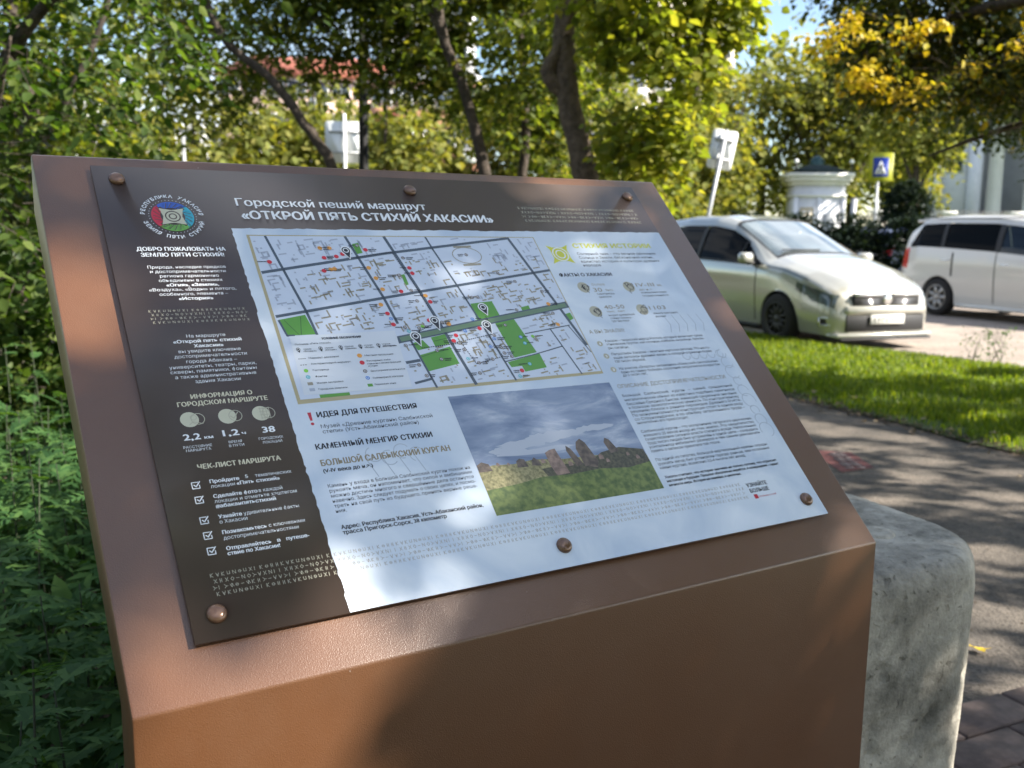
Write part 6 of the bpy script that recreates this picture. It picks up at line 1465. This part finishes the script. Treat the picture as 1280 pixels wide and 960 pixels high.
far_tree('dark dense tree at the far left edge beyond the bushes', -9.6, 17, 8, 5.5, 130, m='leaves_dark', n=1100, size=.15, name='dark_tree', group=None)
far_tree('green tree standing behind the elm at the left', -6.6, 13.5, 7, 5.0, 131, m='leaves_mid', n=1300, size=.13, low=.22, name='dark_tree', group=None)
tree('dark_tree', 'drooping dark tree over the white building at the right edge', 'tree', (13.4, 25, 0), [([(13.4, 25, -.1), (13.3, 25, 2.2), (13.5, 25, 4.5), (13.3, 25, 7.0)], [.2, .16, .12, .04]), ([(13.4, 25, 3.2), (12.4, 25, 4.4), (11.4, 25, 4.6)], [.08, .05, .02]), ([(13.4, 25, 2.6), (13.0, 24.6, 3.4), (12.4, 24.4, 3.2)], [.06, .04, .02])],
     [(crown([((12.5, 25, 4.9), (2.1, 1.2, 1.3)), ((13.3, 24.5, 3.2), (1.0, .8, 1.0)), ((13.8, 25, 6.5), (2.4, 1.5, 1.5))], 2300, 9, .14, 132, keep=False, hole=(.9, -.18), spray_len=.5), 'leaves_dark', 1.0, 'crown')])

def block(name, label, loc, rz, w_, d_, h_, wall, storeys, bays, roof=None, trim='frame_white'):
    t = thing(name, label, 'apartment building', loc, rz); mb = MB(); mb.box((-w_ / 2, 0, 0), (w_ / 2, d_, h_)); mb.build('wall', wall, t)
    mb = MB(); 
    if roof == 'roof_red': mb.add([(-w_ / 2 - .5, -.5, h_ + .01), (w_ / 2 + .5, -.5, h_ + .01), (w_ / 2 + .5, d_ + .5, h_ + .01), (-w_ / 2 - .5, d_ + .5, h_ + .01), (-w_ / 2 + 2, d_ / 2, h_ + 2.6), (w_ / 2 - 2, d_ / 2, h_ + 2.6)], [(0, 1, 5, 4), (1, 2, 5), (2, 3, 4, 5), (3, 0, 4), (3, 2, 1, 0)])
    else: mb.box((-w_ / 2 - .2, -.2, h_ + .003), (w_ / 2 + .2, d_ + .2, h_ + .5))
    mb.build('roof', roof or 'wall_pale', t)
    sh, bw = h_ / storeys, w_ / bays
    fme = MB().box((-.85, -.05, 0), (.85, -.003, 1.6)).mesh('window', trim); pme = MB().box((-.75, -.07, .1), (-.04, -.053, 1.5)).box((.04, -.07, .1), (.75, -.053, 1.5)).mesh('pane', 'window_glass')
    for a in range(storeys):
        for b in range(bays):
            f = link('window', fme, t, (-w_ / 2 + bw * (b + .5), 0, sh * (a + .35))); link('pane', pme, f)
        if a: 
            for b in range(0, bays, 4):
                mb = MB(); mb.box((-w_ / 2 + bw * (b + .08), -1.0, sh * (a + .02)), (-w_ / 2 + bw * (b + .92), -.003, sh * (a + .32))); mb.build('balcony', trim if b % 8 else wall, t)
    return t
block('apartment_building', 'pink brick apartment block with red roof glimpsed through leaves left of the black post', (-19, 92, 0), .1, 16, 12, 15.0, 'wall_pink', 5, 8, 'roof_red')
block('apartment_building', 'brick orange apartment block glimpsed through leaves behind the slender tree', (-7.6, 84, 0), -.05, 9, 12, 13.5, 'wall_brick', 4, 5)
block('apartment_building', 'tall pale apartment tower behind the top of the lamp post', (-13.5, 150, 0), .0, 14, 14, 44, 'wall_pale', 14, 5)
block('apartment_building', 'tall pink and cream apartment block glimpsed behind the bright maple foliage', (14.5, 118, 0), -.05, 22, 14, 30, 'wall_cream', 9, 9)
block('apartment_building', 'long pale low building far behind the trees at the left', (-46, 110, 0), .2, 40, 12, 12, 'wall_pale', 4, 14)

# unseen trees added behind and to the left of the camera: they fill what windows and paint reflect and dim the open sky
src = [o for o in bpy.data.objects if o.parent is None and o.name.startswith('dark_tree')][:2]
for k, (x, y, sc, lb) in enumerate(((-9, -3, 1.1, 'tall unseen tree added left of the camera'), (-6, -10, 1.3, 'tall unseen tree added behind the camera to the left'), (1.5, -13, 1.3, 'tall unseen tree added straight behind the camera'), (8, -9, 1.2, 'tall unseen tree added behind the camera to the right'),
        (-12, 5, 1.1, 'tall unseen tree added left of the bushes'), (-15, -6, 1.4, 'tall unseen tree added far left of the camera'), (15, -14, 1.4, 'tall unseen tree added far behind the camera beyond the road'), (-10, 10, 1.0, 'unseen tree added left of the elm behind the bushes'), (-17, 17, 1.4, 'tall unseen tree added far to the left past the elm'), (-22, 10, 1.5, 'tallest unseen tree added far to the left'), (-24, 22, 1.5, 'tall unseen tree added farthest to the left'), (-4, -5.5, .9, 'unseen tree added close behind the camera to the left'), (3.6, -6, .9, 'unseen tree added close behind the camera to the right'), (-1, -8.5, 1.1, 'unseen tree added close behind the camera'))):
    c = copy_tree(src[k % 2], label=lb); c.location = (x, y, 0); c.rotation_euler = (0, 0, k * 1.3); c.scale = (sc, sc, sc); c['group'] = 'unseen trees added to dim the sky and fill reflections'
